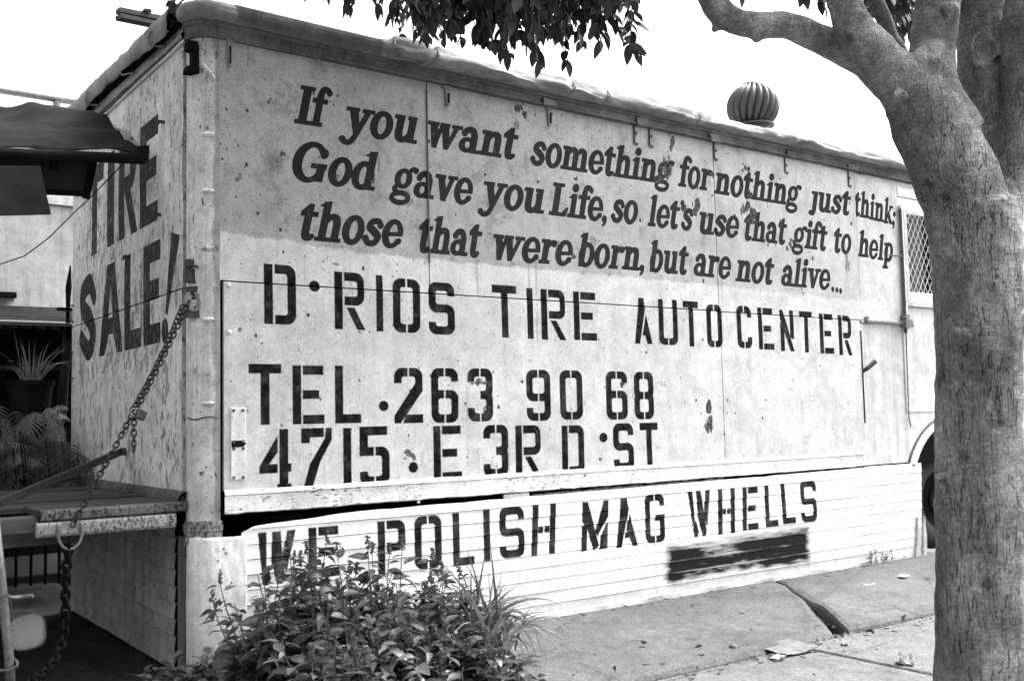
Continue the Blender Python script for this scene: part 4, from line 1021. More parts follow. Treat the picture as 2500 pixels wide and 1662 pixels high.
for y, z in ((1.03, 1.985), (.49, 2.115), (.44, 2.56)):
    m = MB(); m.tube([(-.10, y, z), (-.125, y + .01, z + .004), (-.13, y + .03, z - .012)], [.010, .009, .006], 6); m.build('bent_screw', M_RUST, TR)
for z in (1.85, 1.75, 1.56, 1.40): m = MB(); m.tube([(-.10, 2.25, z), (-.122, 2.25, z)], .006, 6); m.build('screw', M_RUST, TR)
def railY(name, prof, y0, y1, mat, nx=70, wob=.004, seed=0.0, rise=0.0, smooth=False):
    m = MB(); n = len(prof)
    m.grid(lambda a, b: (lambda y, k: (prof[k][0] + wob * fbm(y * 3 + seed, k * .6, 3), y, prof[k][1] + rise * (y - y0) + wob * .8 * fbm(y * 4 + seed, k, 8)))(y0 + (y1 - y0) * a, int(round(b * n)) % n), nx, n)
    return m.build(name, mat, TR, smooth=smooth)
railY('end_rail', [(-.08, 2.866), (-.128, 2.868), (-.133, 2.885), (-.122, 2.893), (-.122, 2.925), (-.08, 2.928)], .10, 2.32, M_HINGE, rise=.022, seed=3)
railY('end_gutter_bead', [(-.09, 2.850), (-.116, 2.853), (-.118, 2.862), (-.09, 2.866)], .10, 2.30, M_WHITE, rise=.010, seed=6, wob=.006)
railY('end_soffit', [(-.07, 2.93), (-.165, 2.925), (-.165, 2.935), (-.07, 2.94)], .10, 2.4, M_DARK, rise=.03)
railY('rub_rail', [(-.08, .745)] + [(-.100 - .046 * math.sin(R(t)), .775 + .040 * math.cos(R(t)) - .012) for t in range(10, 180, 20)] + [(-.08, .72)], .09, 2.33, M_CHAN2, seed=9, wob=.003)
# canvas-wrapped roof edge over the end wall: own thing because it is lashed on
TP2 = empty('roof_tarp', (-.15, 1.2, 2.95), 'pale canvas cover lashed with cord along the roof edge over the end wall', 'tarp')
prof = [(-.165, 2.925), (-.172, 2.93), (-.176, 2.97), (-.168, 3.015), (-.145, 3.035), (-.09, 3.05), (.2, 3.06)]
m = MB(); m.grid(lambda a, b: (lambda y, k: (prof[k][0] + .010 * fbm(y * 5, k * .4, 3), y, prof[k][1] + .028 * (y - .17) + .010 * fbm(y * 6, k * .5, 8) - (.02 * max(0, math.sin(y * 4.2)) if k < 2 else 0)))(.17 + 2.25 * a, int(round(b * 6))), 110, 6)
m.build('canvas', M_CANVASP, TP2, smooth=True, mods=('solid',))
for y in (.40, 1.62):
    z = 2.925 + .028 * y
    m = MB(); m.tube([(-.182, y, z + .05), (-.190, y + .01, z + .015), (-.180, y + .02, z - .012), (-.150, y + .0, z - .02), (-.128, y - .05, z - .03)], .006, 6); m.build('lashing_cord', M_CANVASP, TP2, smooth=True)
m = MB(); m.tube([(-.172, .98, 2.955), (-.165, .95, 2.93), (-.13, .86, 2.925)], .005, 5); m.build('lashing_cord', M_CANVASP, TP2)
m = MB(); r4 = random.Random(5)
for k in range(16):
    x, y, z = -.135 + r4.uniform(-.03, .03), .15 + r4.uniform(-.04, .06), 2.99 + r4.uniform(-.06, .05)
    m.box(x, x + .03, y, y + .03, z, z + .035, jit=.012)
m.build('torn_edge', M_CANVASD, TP2)
# side tarp, gathered over the long roof edge to the right
TP = empty('roof_tarp', (3, .0, 3.0), 'wrinkled canvas tarp tucked over the long roof edge, right of the ribbed length', 'tarp')
m = MB(); nU, nV = 420, 16
def tfn(a, b):
    x = .83 + 6.1 * a; k = b * (len(capp) - 1); i = min(int(k), len(capp) - 2); f = k - i
    y = capp[i][0] * (1 - f) + capp[i + 1][0] * f; z = capp[i][1] * (1 - f) + capp[i + 1][1] * f
    amp = min(1, (x - .83) / .1)
    fold = .016 * math.sin(x * 2.2 + b * 5 + 2.2 * fbm(x * .6, b, 4)) + .024 * fbm(x * 1.6, b * 5 + x * 1.3, 1, 4) + .014 * fbm(x * 5, b * 16, 5, 4)
    tie = 0
    for xt in (.85, 1.10, 2.02, 2.28, 3.02, 3.12, 4.0):
        tie += math.exp(-((x - xt - .05 * b) / .022) ** 2)
    out = .016 + (abs(fold) * 1.2) * (1 - .8 * min(1, tie))
    ny, nz = (-.9, .2) if b < .5 else (-.45, .8)
    return (x, y + ny * out * amp, zd(x, z) + nz * out * amp * .8 * min(1, b * 4) - .004 * (b < .05) * math.sin(x * 19))
m.grid(tfn, nU, nV); m.build('canvas', M_TARP, TP, smooth=True, mods=('solid',))
for xt in (.86, 1.12, 2.03, 2.29, 3.05, 4.02):
    m = MB(); m.tube([(xt + .06 * b, -.012 + y - .022 * (1 if z < 3.0 else .3), zd(xt, z) + .012) for b, (y, z) in zip(np.linspace(0, 1, 8), capp)], .0045, 5); m.build('tie_cord', M_CANVASP, TP)
# turbine vent
VP = onY(1838, 262, .36)
vx, vy = VP[0], .36; vz0 = VP[2] - .275
vt = lathe([(.155, .0), (.115, .03), (.112, .115), (.125, .12), (.125, .135), (.10, .14)], 36, (vx, vy, vz0), 'z').build('roof_vent', M_GALV, TR, smooth=True, mods=('auto',))
hc = vz0 + .275; rv = 64 * np.dot(VP - CAM, CF) / FP
def vpos(phi, th, rr): return (vx + rr * math.cos(phi) * math.cos(th), vy + rr * math.cos(phi) * math.sin(th), hc + rr * .92 * math.sin(phi))
fin = MB()
fin.grid(lambda a, b: vpos(R(-58 + 140 * a), b * .33 + .45 * a, rv * (1.0 - .15 * (2 * b - 1) ** 2)), 16, 5)
fm = fin.mesh('fin', M_GALV, True)
for k in range(20):
    o = link('fin' if k == 0 else 'fin.%03d' % k, fm, vt)
    t = 2 * math.pi * k / 20
    o.matrix_local = Matrix.Translation((vx, vy, 0)) @ Matrix.Rotation(t, 4, 'Z') @ Matrix.Translation((-vx, -vy, 0))
lathe([(.001, .178), (.05, .176), (.075, .168), (.08, .15)], 24, (vx, vy, hc), 'z').build('vent_cap', M_GALV, vt, smooth=True)
lathe([(.13, -.150), (.148, -.147), (.15, -.138), (.12, -.13)], 36, (vx, vy, hc), 'z').build('bottom_ring', M_GALV, vt, smooth=True)
lathe([(.10, -.14), (.13, .0), (.10, .12), (.01, .15)], 24, (vx, vy, hc), 'z').build('vent_core', M_DARK, vt)
# tail deck with steel edge channel
dk = empty('unused', (0, 0, 0), None, None); bpy.data.objects.remove(dk)
DK = MB(); 
DK.box(-.70, -.13, .072, .086, .742, .752); DK.box(-.70, -.13, .074, .10, .712, .742, jit=.0); 
ch = MB().prism([(.092, .762), (.078, .760), (.070, .750), (.072, .722), (.080, .716), (.092, .716)], -.71, -.115, 'x').build('deck_edge_channel', M_CHAN2, TR)
MB().prism([(.100, .712), (.066, .710), (.062, .703), (.064, .664), (.072, .652), (.110, .655)], -.725, -.16, 'x').build('deck_lower_channel', M_BADCHAN, ch)
MB().box(-1.9, -.712, .10, .17, .676, .735, jit=.004).build('deck_beam', M_WOODD, TR)
MB().box(-1.5, -.5, .3, .40, .60, .66, jit=.004).build('deck_beam', M_WOODD, TR)
for i in range(8):
    y0 = .094 + i * .265
    MB().box(-1.95 if i > 0 else -.72, -.145, y0 + .004, y0 + .257, .735 + (0 if i else .0), .760 + random.uniform(-.004, .004), jit=.003).build('deck_plank', M_DECK, TR)
# ring bolted under the channel
m = MB(); cx, cz = -.60, .66; 
m.tube([(cx + .046 * math.cos(t), .055, cz - .062 * math.sin(t) + .02 * (math.sin(t) < 0)) for t in np.linspace(-.35, math.pi + .35, 20)], .0065, 7); m.build('deck_ring', M_STEEL, TR, smooth=True)

# ------------------------------------------------------------------ siding skirt
SK = empty('skirt_wall', (2.8, 0, 0), 'white horizontal siding skirt lettered in black stencil with a sprayed-over black patch', 'skirt')
nb = 10; zb0, zb1 = .02, .69
hB = (zb1 - zb0) / nb
xl = onY(603, 1300, SY)[0]; xr = 5.37
for i in range(nb):
    for (s0, s1) in ((.105, 2.62), (2.622, xr)):
        z0 = zb0 + i * hB; z1 = z0 + hB
        m = MB(); rs = random.Random(i * 7 + int(s0 * 10)); ph = rs.uniform(0, 9)
        prof = [(0.002, 0), (-.004, .025), (-.0045, .06), (-.003, .12), (.0, .93), (.0005, .97), (.003, 1.0)]
        nx = 90
        def sfn(a, b):
            x = s0 + (s1 - s0) * a; k = int(round(b * 6)); z = z0 + hB * prof[k][1]
            # torn upper left corner and sagging top line
            top = .635 + .075 * min(1, max(0, (x - .15) / .55)) * .35 + .0055 * x + .012 * max(0, min(1, (x - 4.68) / .06)) + .004 * fbm(x * 6, 1, 1)
            if x < .17: top = min(top, .575 + (x - .02) * .42)
            z = min(z, top)
            if x > 5.2 and k: x = min(x, 5.365 - .055 * (1 - z / .7) + .010 * fbm(z * 11, 2, 2))
            return (x, SY + prof[k][0] - .003 + .003 * fbm(x * 1.3 + ph, z * 2, 1) , z + (.0015 * fbm(x * 2, i, 1) if k in (0, 6) else 0))
        m.grid(sfn, nx, 6)
        m.build('siding_board', M_SKIRT, SK, uv=uvK)
# plaster foot and broken end
m = MB(); m.grid(lambda a, b: (lambda x, k: (x, SY + (-.012, -.016, -.012, .0)[k] + .006 * fbm(x * 4, k, 1), (-.03, .012, .036, .042)[k] + .007 * fbm(x * 7, k * 3, 2)))(1.55 + 3.79 * a, int(round(b * 3))), 220, 3)
m.build('foot_band', M_PLASTER, SK)
for pts in ([(5.30, .0), (5.345, .0), (5.36, .15), (5.345, .30), (5.325, .22), (5.315, .10)], [(5.20, .0), (5.255, .005), (5.275, .18), (5.255, .3), (5.235, .12)]):
    MB().prism(pts, SY - .024, SY - .008).build('split_flake', M_PLASTER, SK)
# small upper filler slats in the gap
MB().box(1.02, 1.035, -.008, .0, .68, .71).build('prop', M_WHITE, SK)
MB().box(1.55, 1.72, -.006, .004, .672, .690, jit=.004).build('filler_strip', M_WHITE, SK)
m = MB(); m.grid(lambda a, b: (lambda x: (x, -.004 + .002 * fbm(x * 9, 0, 0), .655 + .006 * x + (.016 + .010 * fbm(x * 13, 5, 5)) * b))(1.74 + 1.5 * a), 60, 1); m.build('filler_strip', M_CHAN2, SK, mods=('solid',))
# wrapped sheet at the corner
m = MB(); RC = .108
def cfn(a, b):
    z = .598 * b + .004 + .006 * fbm(a * 6, 3, 3) * (b > .98); 
    L = .5 * math.pi * RC; tot = L + .125; s_ = a * tot
    dent = .004 * fbm(a * 3, z * 5, 2) + .0025 * fbm(a * 11, z * 16, 6)
    if s_ < L:
        t = R(90) * (1 - s_ / L); return (.0 - RC * math.sin(t) - dent, RC - .022 - RC * math.cos(t) - dent, z)
    return (s_ - L, -.022 - dent, z - .006 * (s_ - L) * 8 * (b > .98))
m.grid(cfn, 44, 40); m.build('corner_sheet', M_SHEET, SK, smooth=True, mods=('solid',))
mm = MB()
for x, z in ((.02, .55), (.03, .53), (.055, .40), (.005, .46), (.01, .28), (.008, .2), (-.005, .5)): mm.tube([(x, -.02, z), (x, -.0275, z)], .004, 6)
mm.build('nail_heads', M_RUST, SK)
for dy in (0, .045): MB().box(-.112, -.09, .115 + dy, .155 + dy, .0, .60, jit=.003).build('end_batten', M_POSTWOOD, SK)
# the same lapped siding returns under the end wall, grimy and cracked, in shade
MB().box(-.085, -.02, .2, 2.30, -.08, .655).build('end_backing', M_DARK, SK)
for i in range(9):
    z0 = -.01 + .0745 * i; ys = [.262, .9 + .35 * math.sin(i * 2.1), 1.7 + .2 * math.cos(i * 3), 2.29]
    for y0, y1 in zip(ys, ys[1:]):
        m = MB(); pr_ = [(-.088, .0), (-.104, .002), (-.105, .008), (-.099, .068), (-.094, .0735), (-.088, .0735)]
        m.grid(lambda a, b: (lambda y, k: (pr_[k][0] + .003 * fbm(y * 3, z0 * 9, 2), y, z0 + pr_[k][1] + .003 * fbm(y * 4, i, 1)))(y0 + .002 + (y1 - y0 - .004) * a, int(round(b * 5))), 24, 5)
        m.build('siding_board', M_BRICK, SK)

# ------------------------------------------------------------------ things on and round the trailer
def T(name, label, cat, parts, group=None, smooth=False):
    """one thing that is a single mesh"""
    m, mat = parts; o = m.build(name, mat, None, smooth=smooth); tag(o, label, cat, group); return o
a, b, c_, d_ = onY(288, 27, .5), onY(415, 42, .5), onY(288, 42, .5), onY(400, 56, .5)
m = MB(); m.beam(a, b + np.array([.12, .05, 0]), .05, .022); T('wooden_plank', 'upper grey plank jutting past the roof corner against the sky', 'plank', (m, M_WOODD))
m = MB(); m.beam(c_, d_ + np.array([.12, .05, 0]), .06, .02); T('wooden_plank', 'lower dark plank jutting past the roof corner, under the other plank', 'plank', (m, M_WOODD))
p = onY(350, 27, .5); q = onY(362, 32, .5)
T('wood_block', 'short wood block lying on the jutting planks', 'wood block', (MB().box(p[0], q[0] + .01, .48, .53, q[2] - .0, p[2] + .006, jit=.002), M_WOODD))
pts = [atD(*t) for t in ((427, 40, 4.75), (425, 22, 4.75), (452, -4, 4.8), (476, -14, 4.85), (478, 8, 4.8))]
m = MB(); m.tube(pts, .0055, 6); T('bent_rod', 'thin bent iron rod standing on the roof corner', 'rod', (m, M_RUST))
# chains
def linkmesh(nm, L=.030, W=.019, r_=.0036, mat=None):
    m = MB(); pts = []
    for k in range(20):
        t = 2 * math.pi * k / 20; pts.append(Vector((W / 2 * math.cos(t), 0, (L / 2 - W / 2) * (1 if math.sin(t) >= 0 else -1) + W / 2 * math.sin(t))))
    n = 6; N = len(pts)
    for i, p in enumerate(pts):
        d = (pts[(i + 1) % N] - pts[i - 1]).normalized(); bnrm = Vector((0, 1, 0)); a = d.cross(bnrm)
        for k in range(n):
            t = 2 * math.pi * k / n; m.v.append(tuple(p + a * math.cos(t) * r_ + bnrm * math.sin(t) * r_))
    for i in range(N):
        for k in range(n): m.f.append((i * n + k, i * n + (k + 1) % n, ((i + 1) % N) * n + (k + 1) % n, ((i + 1) % N) * n + k))
    return m.mesh('link', mat or M_CHAIN, True)
LM = linkmesh('link')
LMB = linkmesh('link', .042, .030, .0072, M_DARK)
def chain(root, pts, me, pitch, phase=0.0):
    pts = [Vector(p) for p in pts]; seg = [(pts[i + 1] - pts[i]).length for i in range(len(pts) - 1)]; tot = sum(seg); k = 0; s_ = 0
    while s_ < tot:
        r_ = s_; i = 0
        while i < len(seg) - 1 and r_ > seg[i]: r_ -= seg[i]; i += 1
        d = (pts[i + 1] - pts[i]).normalized(); p = pts[i] + d * r_
        o = link('link', me, root)
        q = d.to_track_quat('Z', 'Y').to_matrix().to_4x4()
        o.matrix_basis = Matrix.Translation(p) @ q @ Matrix.Rotation(phase + (R(90) if k % 2 else 0) + random.uniform(-.25, .25), 4, 'Z')
        k += 1; s_ += pitch
P0 = np.array([-.125, .035, 1.600]); P1 = np.array([-.36, -.02, 1.0]); 
def on_line(px, py, y): return onY(px, py, y)
A0 = onY(452, 745, .02); A1 = onY(326, 1003, .03); A2 = onY(239, 1166, .05); A3 = onY(190, 1258, .055); A4 = onY(176, 1285, .045)
CH = empty('security_chain', tuple(A1), 'doubled steel chain running from the post hasp down to the deck edge', 'chain')
off = Vector((.013, -.004, .010))
def sag(a, b, s_): 
    a = Vector(a); b = Vector(b); return [a.lerp(b, t) - Vector((0, 0, s_ * 4 * t * (1 - t))) for t in np.linspace(0, 1, 9)]
chain(CH, [p + off for p in sag(A0, A1, .010)], LM, .0225, .4)
chain(CH, [p - off for p in sag(A0, A1, .024)], LM, .0225, 1.0)
chain(CH, sag(A1, A2, .006) + sag(A2, A3, 0)[1:] + [Vector(A4)], LM, .0225, .3)
B0 = onY(327, 1018, .02); B1 = onY(327, 1098, .02)
chain(CH, [B0, B1], LM, .0225, .6)
PL = empty('padlock', tuple(A1), 'small tarnished padlock holding the two strands of chain together', 'padlock')
x, y, z = onY(344, 1012, .01)
m = MB().box(-.022, .022, -.011, .011, -.022, .020, bev=.004)
rt = Matrix.Translation((x, y, z)) @ Matrix.Rotation(R(22), 4, 'Y')
m.v = [tuple(rt @ Vector(p)) for p in m.v]; m.build('lock_body', M_RUST, PL)
m = MB(); m.tube([tuple(rt @ Vector((-.024 - .022 * math.sin(t), 0, .016 * math.cos(t)))) for t in np.linspace(0, math.pi, 10)], .0045, 6); m.build('shackle', M_STEEL, PL)
HC_ = empty('heavy_chain', (-.6, .06, .4), 'thick dark chain hanging from the deck ring down into the dirt', 'chain')
hp = [onY(170, 1325, .06), onY(160, 1400, .06), onY(160, 1500, .06), onY(155, 1560, .05), onY(136, 1605, .0), onY(110, 1640, -.06), onY(70, 1668, -.15)]
chain(HC_, hp, LMB, .030)
p, q = onX(296, 1102, -.125), onY(0, 1228, .30)
m = MB(); m.beam(p, q, .012, .036, up=(0, 0, 1)); m.tube([p + np.array([0, 0, .0]), p + np.array([.02, 0, -.0])], .02, 8)
T('brace_bar', 'flat steel bar slanting from the end wall down to the deck', 'bar', (m, M_RUST))
# awning at upper left
AW = empty('awning', (-1.4, .8, 2.3), 'dark canvas awning stretched over a roller pole at the upper left', 'awning')
pA = Vector(onY(350, 389, .5)); pB = Vector(onY(0, 373, .5)); dd = (pB - pA).normalized(); pL = pA + dd * 3.2
m = MB(); m.tube([pA + Vector((.012, 0, 0)), pA, pA.lerp(pL, .3), pA.lerp(pL, .6), pL], [.020, .026, .024, .026, .026], 12); m.build('roller_pole', M_CANVAS, AW, smooth=True)
bk = [onY(262, 276, 1.15), onY(200, 276, 1.15), onY(140, 262, 1.15), (onY(115, 262, 1.15)), onY(70, 253, 1.15), onY(30, 262, 1.15), onY(0, 262, 1.15)]
def back(t):   # t metres left of the right edge
    x = bk[0][0] - t; z = np.interp(-x, [-q[0] for q in bk], [q[2] for q in bk])
    return Vector((x, 1.15, z + .012 * fbm(x * 6, 0, 0)))
def afn(a, b):
    f = pA.lerp(pL, a); f = Vector((f.x, f.y, f.z + .024)); t = a * 3.1; g = back(t)
    p = f.lerp(g, b)
    if a < .02: p = p + Vector((-.012 * math.sin(b * math.pi) * 1, 0, -.01))
    p = p + Vector((0, -.3, .35)).normalized() * (.045 * fbm(a * 7 + b * 2, b * 2.0, 3, 5) - .006 * math.sin(b * math.pi) )
    return p
m = MB(); m.grid(afn, 120, 24); m.build('canopy', M_CANVAS, AW, smooth=True, mods=('solid',))
e = [afn(0, b) for b in np.linspace(.95, .08, 12)]
m = MB()
for i in range(11):
    wv = .030 * math.sin(i / 11 * math.pi)
    m.add([e[i], e[i + 1], e[i + 1] + Vector((wv, -.01, .0)), e[i] + Vector((.030 * math.sin((max(i - 1, 0)) / 11 * math.pi), -.01, .0))], [(0, 1, 2, 3)])
m.build('folded_hem', M_CANVASP, AW, mods=('solid',))
m = MB(); m.box(pA.x - .045, pA.x + .012, pA.y - .025, pA.y + .02, pA.z - .01, pA.z + .06, jit=.012); m.build('canvas_tuck', M_CANVAS, AW)
# inner valance with frame bars
y = .72
a, b, c_, d_ = (onY(-900, 392, y), onY(232, 378, y), onY(208, 474, y), onY(-900, 470, y))
m = MB(); m.add([a, b, c_, d_], [(0, 1, 2, 3)]); m.build('valance', M_CANVASD, AW, mods=('solid',))
m = MB(); m.beam(onY(232, 376, y - .01), onY(210, 484, y - .01), .035, .03); m.beam(onY(214, 474, y - .012), onY(60, 466, y - .012), .03, .022); m.build('frame_bar', M_DARK, AW)
p1, p2 = onY(122, 386, .70), onY(143, 417, .70)
MB().box(p1[0], p2[0], .695, .70, p2[2], p1[2], jit=.003).build('patch', M_CANVAS, AW)
y = .42
a, b, c_, d_, e_ = onY(-700, 405, y), onY(98, 405, y), onY(112, 470, y), onY(125, 524, y), onY(-700, 545, y)
m = MB(); m.add([a, b, c_, d_, e_], [(0, 1, 2, 3, 4)]); m.build('side_flap', M_CANVASD, AW, mods=('solid',))
m = MB(); m.tube([onY(325, 378, .49), onY(300, 400, .5), onY(262, 440, .52), onY(225, 478, .55), onY(180, 520, .62), onY(120, 580, .7), onY(60, 625, .75), onY(0, 645, .8), onY(-80, 668, .85)], .0028, 5)
T('thin_cable', 'thin sagging cable strung from the awning pole across the end wall', 'cable', (m, M_DARK))
# steel pole at the left edge
SP = empty('steel_pole', (-.9, -.1, 0), 'leaning steel pole with a wire loop and pipe stub at the lower left', 'pole')
PD = 4.05
m = MB(); m.tube([atD(-14, 1255, PD), atD(2, 1400, PD), atD(22, 1600, PD), atD(32, 1760, PD)], .018, 12); m.build('pole_shaft', M_STEEL, SP, smooth=True)
m = MB(); m.tube([atD(12, 1452, PD - .03), atD(30, 1458, PD - .03), atD(52, 1457, PD), atD(80, 1453, PD)], [.007, .007, .0085, .0085], 8); m.build('pipe_stub', M_STEEL, SP)
m = MB(); m.tube([atD(-5, 1636, PD - .03), atD(20, 1636, PD - .035), atD(42, 1626, PD - .02), atD(42, 1614, PD), atD(34, 1608, PD + .02)], .006, 7); m.tube([atD(14, 1446, PD - .03), atD(22, 1456, PD - .035), atD(28, 1470, PD - .03), atD(26, 1490, PD - .02)], .003, 5); m.build('wire_loop', M_STALK, SP)
# plastic lid leaning in the dirt
c0 = atD(72, 1544, 4.55); m = MB(); n = 40
ex = Vector(CR) * .97 + Vector(CF) * -.12; ez = Vector(CU) * .9 + Vector(CF) * .42; nn = ex.cross(ez).normalized()
ex.normalize(); ez.normalize()
def sq(t, p=3.0): 
    c1, s1 = math.cos(t), math.sin(t); return (math.copysign(abs(c1) ** (2 / p), c1), math.copysign(abs(s1) ** (2 / p), s1))
rings = [(1.0, .0), (1.0, .022), (.96, .032), (.85, .036), (.5, .040), (.02, .040)]
for q, h in rings:
    for k in range(n):
        u_, v_ = sq(2 * math.pi * k / n); rr = R(14); u2_, v2_ = u_ * math.cos(rr) - v_ * math.sin(rr), u_ * math.sin(rr) + v_ * math.cos(rr)
        m.v.append(tuple(Vector(c0) + ex * (u2_ * q * .080) + ez * (v2_ * q * .078) + nn * (h if nn.dot(Vector(CF)) < 0 else -h)))
for i in range(len(rings) - 1):
    for k in range(n): m.f.append((i * n + k, i * n + (k + 1) % n, (i + 1) * n + (k + 1) % n, (i + 1) * n + k))
m.f.append(tuple(range(n)))
T('plastic_tub', 'rounded square pale plastic tub tipped over in the dark dirt', 'tub', (m, M_PLASTIC), smooth=True)

# ------------------------------------------------------------------ yard behind, at the left
BD = empty('neighbour_building', (-2.5, 4.3, 0), 'bright plastered building with a roof railing beyond the trailer end', 'building')
MB().box(-7, 1.6, 4.0, 7, 2.01, 3.36).build('upper_wall', M_PLASTER, BD)
MB().box(-7, 1.6, 3.97, 4.0, 2.83, 2.90, jit=0).build('wall_band', M_WHITE, BD)
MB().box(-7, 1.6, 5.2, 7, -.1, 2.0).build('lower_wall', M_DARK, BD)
MB().box(-7, 1.6, 3.86, 4.1, 1.93, 2.01).build('porch_beam', M_WOODD, BD)
MB().box(-7, 1.6, 3.84, 3.86, 1.84, 1.925).build('fascia_board', M_TRIM, BD)
MB().prism([(4.0, 1.925), (4.0, 1.90), (2.50, 1.742), (2.50, 1.762)], -7, 1.6, 'x').build('yard_shade_roof', M_WOODD, BD)  # added roof sheet, set edge-on to shade the yard plants
rl = MB().tube([(-7, 4.02, 3.72), (1.6, 4.02, 3.68)], .034, 10).build('roof_railing', M_STEEL, BD, smooth=True)
for x in (.15, -1.4, -3, -4.6): MB().tube([(x, 4.02, 3.36), (x, 4.02, 3.70)], .026, 8).build('railing_post', M_STEEL, BD)
p = onY(10, 720, 3.97); MB().box(p[0] - .2, p[0] + .08, 3.93, 4.0, p[2] - .02, p[2] + .02).build('wall_bracket', M_DARK, BD)
structure(MB().box(-2.2, .9, 3.75, 5.0, -.1, .03, bev=.01).build('yard_slab', simple('shade_dark_slab', .012, .035, 6)), 'pale concrete slab in the shaded yard beyond the deck')  # slab colour darkened to stand in for the yard's shade
FN = empty('iron_fence', (-1, 3.4, 0), 'dark iron bar fence below the bright building', 'fence')
FX = lambda px: onY(px, 850, 3.4)[0]
for px in (10, 46, 82, 117, 150): MB().tube([(FX(px), 3.4, 0), (FX(px), 3.4, 1.86)], .011, 6).build('fence_bar', M_DARK, FN)
for k in range(14): x = FX(10) - .13 * (k + 1); MB().tube([(x, 3.4, 0), (x, 3.4, 1.86)], .011, 6).build('fence_bar', M_DARK, FN)
for z in (1.86, 1.52, 1.0): MB().box(-2.4, .25, 3.39, 3.41, z - .014, z + .014).build('fence_rail', M_WOODD, FN)
m = MB(); m.tube([onY(168, 790, 2.9), onY(158, 900, 2.9), onY(150, 1000, 2.9), onY(143, 1040, 2.9), onY(143, 1120, 2.9)], [.035, .03, .036, .03, .034], 9)
T('cane_stake', 'jointed cane stem standing beside the trailer end', 'stake', (m, M_WOODD), smooth=True)
m = MB(); 
for a, b in (((-.13, .68), (-.02, .70)), ): pass
m.tube([onY(172, 648, 2.6), onY(168, 700, 2.6), onY(166, 760, 2.6), onY(167, 830, 2.6)], [.004, .02, .012, .02], 7); m.box(*[c for q, h in ((onY(160, 755, 2.6)[0], .05), (2.6, .02), (onY(160, 755, 2.6)[2], .01)) for c in (q - h, q + h)])
T('iron_stanchion', 'dark iron stanchion just past the far edge of the end wall', 'post', (m, M_DARK))
# stepped shelf with a pot of pale grass
shf = MB().box(-1.6, .05, 2.55, 2.95, .92, .96, jit=.004); T('plank_shelf', 'dark plank shelf carrying the black nursery pot', 'shelf', (shf, M_WOODD))
px_, pz_ = onY(74, 1008, 2.7)[0], onY(74, 1008, 2.7)[2]
pz_ = .96
pz1 = onY(74, 930, 2.7)[2]
T('plant_pot', 'black nursery pot on the plank shelf', 'pot', (lathe([(.001, .0), (.10, 0), (.135, pz1 - pz_), (.145, pz1 - pz_), (.145, pz1 - pz_ - .03), (.125, pz1 - pz_ - .04), (.01, pz1 - pz_ - .04)], 24, (px_, 2.7, pz_), 'z'), M_POT))
def blade(m, p, d, L, w_, droop, n=7, rr=random):
    p = Vector(p); d = Vector(d).normalized(); pts = []
    tw = rr.uniform(-1.0, 1.0)
    for k in range(n + 1):
        t = k / n; ww = w_ * (1 - t ** 1.6) * (.55 + .9 * min(t * 3, 1)) * .8 + .0004
        vw = (p - Vector(CAM)).normalized(); side = d.cross(Vector((0, 0, 1)))
        if side.length < .15: side = Vector((1, .2, 0))
        side.normalize(); side = (side + d.cross(side) * (tw + .5 * t)).normalized()
        pts.append((p.copy(), ww, side)); p = p + d * (L / n); d = (d + Vector((0, 0, -droop / n * (1 + t)))).normalized()
    b = len(m.v)
    for q, ww, side in pts: m.v += [tuple(q - side * ww / 2), tuple(q + Vector((0, 0, -ww * .2))), tuple(q + side * ww / 2)]
    for k in range(n):
        for j in (0, 1): m.f.append((b + k * 3 + j, b + k * 3 + 3 + j, b + k * 3 + 4 + j, b + k * 3 + 1 + j))
GP = empty('potted_grass', (px_, 2.7, pz1), 'pale spiky grass plant growing in the black nursery pot', 'plant')
rg = random.Random(21)
for k in range(46):
    t = rg.uniform(0, 6.28); sp = rg.uniform(.05, .55); m = MB()
    blade(m, (px_ + .05 * math.cos(t), 2.7 + .05 * math.sin(t), pz1 - .02), (sp * math.cos(t), sp * math.sin(t), 1), rg.uniform(.16, .36), rg.uniform(.006, .013), rg.uniform(.3, 2.4), rr=rg)
    m.build('blade', M_PALEG, GP, recalc=False)
# split-leaf plants below
def monstera_mesh():
    m = MB(); n = 9
    for sg in (1, -1):
        for k in range(n):
            t0 = k / n; base = Vector((0, t0 * .22, 0)); L = .15 * math.sin(math.pi * (t0 * .8 + .18)) + .03
            ang = R(75 - 55 * t0); d = Vector((sg * math.sin(ang), math.cos(ang), -.15)); wd = .0050
            pd = Vector((-d.y * sg, d.x * sg, 0)) * wd
            tip = base + d * L + Vector((0, 0, -.03)); mid = base + d * L * .6 + Vector((0, 0, .0))
            m.add([base - pd * 1.1, base + pd * 1.1, mid + pd * 1.25, tip, mid - pd * 1.25], [(0, 4, 3, 2, 1)])
    m.add([(-.006, -.01, .002), (.006, -.01, .002), (.002, .24, -.01), (-.002, .24, -.01)], [(0, 1, 2, 3)])
    return m.mesh('leaf', M_MONST, False, recalc=False)
MM = monstera_mesh(); rm = random.Random(4)
